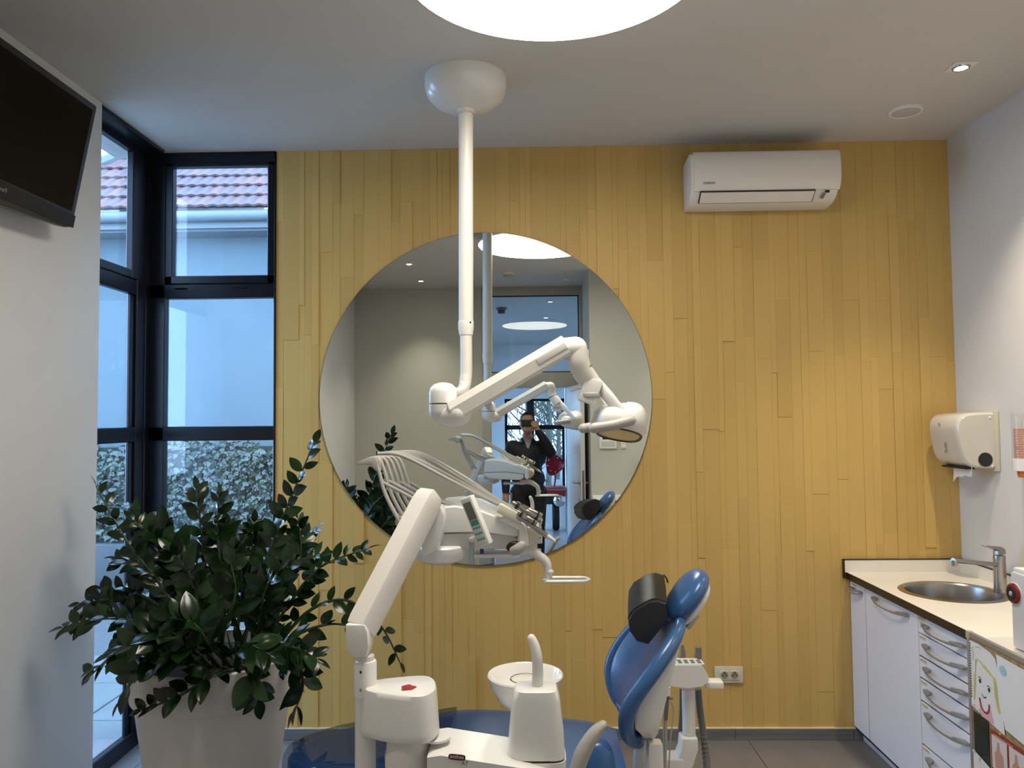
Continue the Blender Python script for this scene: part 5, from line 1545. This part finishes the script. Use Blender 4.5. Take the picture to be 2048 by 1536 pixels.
obj('foliage_rest', rest, M_leaf_, t, kind='stuff', angle=70)
# ================================================================== photographer in the doorway, seen in the mirror
PYc = -4.47
M_jacket = mat('navy_jacket', (0.0035, 0.005, 0.013), 0.7, var=0.15, vscale=10, bump=0.2, bscale=25)
M_trous = mat('dark_trousers', (0.010, 0.010, 0.012), 0.8, var=0.2, vscale=12)
M_skin = mat('skin', (0.42, 0.24, 0.17), 0.5, var=0.05)
M_hair = mat('dark_hair', (0.008, 0.006, 0.005), 0.6, bump=0.4, bscale=120)
M_shirt = mat('grey_shirt', (0.32, 0.30, 0.30), 0.8)
M_shoe = mat('black_shoe', (0.006, 0.006, 0.006), 0.5)
person = thing('person', 'person in dark navy jacket and trousers holding up a phone in the doorway', 'person', (-0.02, PYc, 0))
JN = {'pelvis': ((-0.02, PYc, 0.93), 0.155), 'waist': ((-0.02, PYc, 1.06), 0.150), 'chest': ((-0.02, PYc, 1.26), 0.165), 'neckb': ((-0.02, PYc + 0.01, 1.42), 0.085),
      'neck': ((-0.025, PYc + 0.03, 1.50), 0.058),
      'shR': ((0.15, PYc + 0.01, 1.375), 0.085), 'elR': ((0.225, PYc + 0.16, 1.315), 0.062), 'faR': ((0.16, PYc + 0.26, 1.44), 0.050), 'wrR': ((0.085, PYc + 0.31, 1.555), 0.035),
      'shL': ((-0.19, PYc + 0.01, 1.365), 0.085), 'elL': ((-0.27, PYc - 0.01, 1.10), 0.060), 'wrL': ((-0.27, PYc + 0.06, 0.88), 0.040),
      'hipR': ((0.075, PYc, 0.86), 0.115), 'knR': ((0.085, PYc + 0.02, 0.48), 0.075), 'anR': ((0.09, PYc - 0.01, 0.10), 0.058),
      'hipL': ((-0.115, PYc, 0.86), 0.115), 'knL': ((-0.125, PYc + 0.02, 0.48), 0.075), 'anL': ((-0.13, PYc - 0.01, 0.10), 0.058)}
ED = [('pelvis', 'waist'), ('waist', 'chest'), ('chest', 'neckb'), ('neckb', 'neck'), ('chest', 'shR'), ('shR', 'elR'), ('elR', 'faR'), ('faR', 'wrR'),
      ('chest', 'shL'), ('shL', 'elL'), ('elL', 'wrL'), ('pelvis', 'hipR'), ('hipR', 'knR'), ('knR', 'anR'), ('pelvis', 'hipL'), ('hipL', 'knL'), ('knL', 'anL')]
def blob(bm, a, ra, b, rb, n=14, steps=6):
    a, b = V(a), V(b)
    for i in range(steps + 1):
        pass
    merge(bm, tube([a, b], [ra, rb], n, 1, rounded=True))
bm = bmesh.new()
for p_, q_ in ED:
    blob(bm, JN[p_][0], JN[p_][1], JN[q_][0], JN[q_][1])
# widen the trunk, add head, jaw, nose, ears, feet and hands
merge(bm, ellipsoid((-0.02, PYc, 1.27), (0.205, 0.125, 0.17), 24, 14))
merge(bm, ellipsoid((-0.02, PYc, 1.02), (0.185, 0.125, 0.16), 24, 14))
HC_ = V((-0.025, PYc + 0.045, 1.635))
merge(bm, ellipsoid(HC_, (0.079, 0.098, 0.118), 24, 16))
merge(bm, ellipsoid(HC_ + V((0, 0.025, -0.065)), (0.060, 0.066, 0.060), 20, 12))
merge(bm, ellipsoid(HC_ + V((0, 0.098, -0.022)), (0.014, 0.020, 0.024), 12, 8))
for s in (-1, 1):
    merge(bm, ellipsoid(HC_ + V((s * 0.080, -0.005, -0.012)), (0.010, 0.018, 0.030), 12, 8))
for an in ('anR', 'anL'):
    a = V(JN[an][0])
    merge(bm, tube([a + V((0, -0.05, -0.055)), a + V((0, 0.16, -0.06))], [0.045, 0.040], 12, 1, rounded=True))
# hand at the phone: palm behind the phone edge, fingers wrapped over its front, thumb below
wr = V(JN['wrR'][0])
palm = V((0.078, -4.168, 1.615))
merge(bm, tube([wr, palm], [0.030, 0.034], 12, 1, rounded=True, flat=(1, 0.6)))
for k, (z_, ln_) in enumerate(((1.652, 0.070), (1.633, 0.078), (1.613, 0.072), (1.595, 0.055))):
    merge(bm, tube([palm + V((0.006, 0.0, z_ - 1.615)), V((0.078, -4.128, z_)), V((0.060, -4.1195, z_ + 0.001)), V((0.078 - ln_ * 0.8, -4.1205, z_ - 0.001))], [0.0105, 0.0095, 0.0085, 0.0072], 10, 3, rounded=True))
merge(bm, tube([palm + V((-0.01, 0.0, -0.03)), V((0.045, -4.158, 1.580)), V((0.010, -4.150, 1.588))], [0.013, 0.011, 0.009], 10, 3, rounded=True))
hl = V(JN['wrL'][0])
merge(bm, tube([hl, hl + V((0.0, 0.02, -0.08))], [0.036, 0.040], 12, 1, rounded=True, flat=(0.6, 1)))
for k in range(4):
    b_ = hl + V((0.0, 0.050 - k * 0.021, -0.10))
    merge(bm, tube([b_, b_ + V((0.008, 0.008, -0.045)), b_ + V((0.022, 0.010, -0.078 + 0.008 * (k == 3)))], [0.0105, 0.0095, 0.008], 10, 3, rounded=True))
merge(bm, tube([hl + V((0, 0.045, -0.05)), hl + V((0.012, 0.075, -0.085)), hl + V((0.016, 0.078, -0.115))], [0.012, 0.010, 0.009], 10, 3, rounded=True))
me = bpy.data.meshes.new('person_raw'); bm.to_mesh(me); bm.free()
tmp = bpy.data.objects.new('person_raw', me); COL.objects.link(tmp)
rm = tmp.modifiers.new('r', 'REMESH'); rm.mode = 'VOXEL'; rm.voxel_size = 0.0062; rm.use_smooth_shade = True
smd = tmp.modifiers.new('s', 'SMOOTH'); smd.factor = 0.5; smd.iterations = 3
bpy.context.view_layer.update()
me2 = bpy.data.meshes.new_from_object(tmp.evaluated_get(bpy.context.evaluated_depsgraph_get()))
bpy.data.objects.remove(tmp); bpy.data.meshes.remove(me)
bm = bmesh.new(); bm.from_mesh(me2); bpy.data.meshes.remove(me2)
for f in bm.faces:
    c = f.calc_center_median()
    k = 1
    if c.z > 1.47 and (c - V((-0.025, PYc + 0.03, c.z))).length < 0.14: k = 0
    if (c - palm).length < 0.10 and c.y > -4.185 and c.z > 1.565: k = 0
    if c.x < -0.2 and c.z < 0.87 and c.z > 0.6: k = 0
    if abs(c.x + 0.02) < 0.004 + (c.z - 1.35) * 0.38 and c.y > PYc + 0.03 and 1.36 < c.z < 1.475: k = 3
    if c.z < 0.90 and k == 1 and c.x > -0.22: k = 2
    if c.z < 0.10: k = 4
    f.material_index = k
body = obj('body', bm, [M_skin, M_jacket, M_trous, M_shirt, M_shoe], person, angle=80)
hb = ellipsoid(HC_ + V((0, -0.014, 0.022)), (0.085, 0.100, 0.106), 28, 18)
for v in list(hb.verts):
    q = v.co - HC_
    if (q.y > 0.052 and q.z < 0.080 + 0.0) or q.z < -0.045 + (0.04 if q.y > 0.0 else 0.0): hb.verts.remove(v)
obj('hair', hb, M_hair, person, angle=80)
obj('zip', tube([(-0.02, PYc + 0.128, 1.35), (-0.02, PYc + 0.130, 1.25), (-0.02, PYc + 0.130, 1.10), (-0.02, PYc + 0.128, 0.95)], 0.004, 6, 3), M_dkhose, person)
obj('collar', tube([(-0.085, PYc + 0.07, 1.40), (-0.09, PYc + 0.02, 1.46), (-0.06, PYc - 0.04, 1.485), (0.01, PYc - 0.04, 1.485), (0.045, PYc + 0.02, 1.46), (0.04, PYc + 0.07, 1.40)], 0.018, 10, 4, flat=(1.2, 0.5)), M_jacket, person)
ph = thing('phone', 'black smartphone held up in front of the face', 'phone', (-0.017, -4.141, 1.597))
obj('case', box((-0.092, -4.1455, 1.597), (0.058, -4.137, 1.674), 0.003), M_black, ph)
obj('screen', box((-0.088, -4.1462, 1.601), (0.054, -4.1450, 1.670)), mat('phone_screen', (0.01, 0.01, 0.01), 0.1), ph, smooth=False)
for dx, dz in ((0.042, 1.66), (0.042, 1.64), (0.026, 1.65)):
    obj('lens', cyl((dx, -4.137, dz), (dx, -4.1345, dz), 0.006, n=16), M_dark, ph)

# ================================================================== by the rear wall
t = thing('control_panel', 'white wall control panel with dark display above the rear worktop', 'control panel', (0.767, YN, 1.384))
obj('plate', box((0.684, YN, 1.384), (0.852, YN + 0.02, 1.50), 0.003), M_white, t)
obj('display', box((0.715, YN + 0.018, 1.475), (0.80, YN + 0.022, 1.498)), M_black, t, smooth=False)
for i in range(3):
    obj('key_row', box((0.70, YN + 0.019, 1.445 - i * 0.018), (0.835, YN + 0.0215, 1.452 - i * 0.018)), M_hose, t, smooth=False)
t = thing('light_switch', 'cream double light switch beside the wall control panel', 'switch', (0.92, YN, 1.383))
obj('plate', box((0.893, YN, 1.383), (0.948, YN + 0.012, 1.467), 0.002), M_counter, t)
obj('rocker', box((0.903, YN + 0.010, 1.395), (0.938, YN + 0.018, 1.42), 0.002), M_counter, t)
obj('rocker', box((0.903, YN + 0.010, 1.43), (0.938, YN + 0.018, 1.455), 0.002), M_counter, t)
t = thing('rear_worktop', 'narrow white worktop with splashback along the rear wall', 'worktop', (1.2, YN + 0.15, 0))
obj('top', box((0.61, YN + 0.001, 0.83), (1.62, YN + 0.34, 0.866), 0.003), M_cab, t)
obj('splashback', box((0.61, YN + 0.001, 0.866), (1.62, YN + 0.02, 0.93), 0.002), M_cab, t)
obj('cabinet_front', box((0.63, YN + 0.30, 0.0), (1.62, YN + 0.325, 0.83), 0.002), M_cab, t)
tag(obj('storage_tray', box((0.80, YN + 0.06, 0.866), (1.05, YN + 0.28, 0.885), 0.004), mat('brown_tray', (0.12, 0.045, 0.03), 0.5)), 'flat brown tray lying on the rear worktop', 'tray')
t = thing('wall_dispenser', 'small black soap dispenser on the rear wall', 'dispenser', (1.12, YN + 0.05, 1.1))
obj('tank', box((1.06, YN + 0.001, 1.06), (1.17, YN + 0.08, 1.24), 0.012), M_dark, t)
obj('nozzle', cyl((1.115, YN + 0.05, 1.06), (1.115, YN + 0.05, 1.035), 0.012), M_dark, t)

# ================================================================== red tractor-style seat in the next room
t = thing('red_play_tractor', 'red toy tractor with perforated metal seat and round lamp behind the door', 'toy tractor', (0.30, -7.3, 0))
sc0 = V((0.36, -7.48, 1.0))
sb = bmesh.new()
NS = 26
rg = []
for r_ in (0.0, 0.35, 0.7, 0.92, 1.0):
    ring = []
    for i in range(NS):
        a_ = 2 * PI * i / NS
        w_ = 0.135 * (1 + 0.12 * math.cos(3 * a_)) * r_
        ring.append(sc0 + V((math.cos(a_) * w_, 0.06 * r_ * r_, math.sin(a_) * w_ * 1.2)))
    rg.append(ring)
loft(rg, cap=False, bm=sb)
r2_ = bmesh.ops.solidify(sb, geom=sb.faces[:], thickness=0.008)
obj('seat', sb, M_red, t)
for i in range(8):
    a_ = 2 * PI * i / 8 + 0.2
    obj('rivet', ellipsoid(sc0 + V((math.cos(a_) * 0.095, 0.052, math.sin(a_) * 0.115)), (0.010, 0.012, 0.010), 10, 6), M_hose, t)
obj('seat_post', tube([(0.37, -7.50, 0.87), (0.375, -7.52, 0.76), (0.36, -7.55, 0.66)], 0.013, 10, 3), M_red, t)
obj('chassis', box((-0.05, -7.75, 0.52), (0.52, -7.40, 0.66), 0.02), M_red, t)
obj('trim_strip', box((-0.02, -7.40, 0.615), (0.52, -7.39, 0.640)), M_steel, t, smooth=False)
obj('lamp', lathe([(0.085, 0), (0.088, 0.03), (0.07, 0.05), (0.03, 0.062), (0, 0.064)], (0.43, -7.42, 0.46), 28, axis=(0, 1, 0)), M_chrome, t)
for wx in (0.02, 0.38):
    obj('wheel', lathe([(0.0, -0.05), (0.19, -0.05), (0.21, -0.03), (0.21, 0.03), (0.19, 0.05), (0, 0.05)], (wx, -7.60, 0.21), 28, axis=(1, 0, 0)), M_black, t)
obj('hood', box((0.0, -7.72, 0.40), (0.5, -7.46, 0.52), 0.02), M_dark, t)

# bare trees outside the far window
M_bark = mat('bark', (0.055, 0.06, 0.045), 0.9, var=0.3, vscale=12)
def branch(bm, a, d, ln, r, lvl, rg):
    pts = [a]
    p_ = a
    for i in range(4):
        d = (d + V((rg.uniform(-.28, .28), rg.uniform(-.28, .28), rg.uniform(-.05, .22)))).normalized()
        p_ = p_ + d * (ln / 4)
        pts.append(p_)
    tube(pts, [r, r * 0.35], 5, 1, bm=bm, cap=False)
    if lvl == 0: return
    for i in range(5 if lvl > 1 else 4):
        k = rg.randrange(1, 5)
        nd = (d + V((rg.uniform(-1, 1), rg.uniform(-1, 1), rg.uniform(-0.1, 0.8)))).normalized()
        branch(bm, pts[k], nd, ln * rg.uniform(0.45, 0.7), r * 0.42, lvl - 1, rg)
for i, (tx, ty, lb) in enumerate([(-0.75, -15.2, 'bare tree left of the mullion outside the far window'), (0.45, -15.0, 'bare tree right of the mullion outside the far window'),
                                  (1.15, -16.0, 'slender bare tree at the right jamb outside the far window'), (-0.1, -17.5, 'bare tree straight behind the mullion outside the far window'),
                                  (0.8, -18.5, 'distant bare tree outside the far window'), (-1.4, -17.0, 'bare tree behind the left jamb outside the far window')]):
    rg_ = random.Random(40 + i)
    tr_ = thing('bare_tree', lb, 'tree', (tx, ty, -0.1), 'bare trees outside the far window')
    tb_ = bmesh.new()
    tube([(tx, ty, -0.1), (tx + 0.05, ty, 1.5), (tx - 0.03, ty, 3.5), (tx, ty, 5.5)], [0.075, 0.05, 0.03], 8, 4, bm=tb_)
    obj('trunk', tb_, M_bark, tr_)
    bb_ = bmesh.new()
    for k in range(26):
        z_ = 0.1 + k * 0.15
        a_ = rg_.uniform(0, 2 * PI)
        branch(bb_, V((tx, ty, z_)), V((math.cos(a_), math.sin(a_), 0.6)), rg_.uniform(0.9, 1.5), 0.028, 2, rg_)
    obj('branches', bb_, M_bark, tr_)
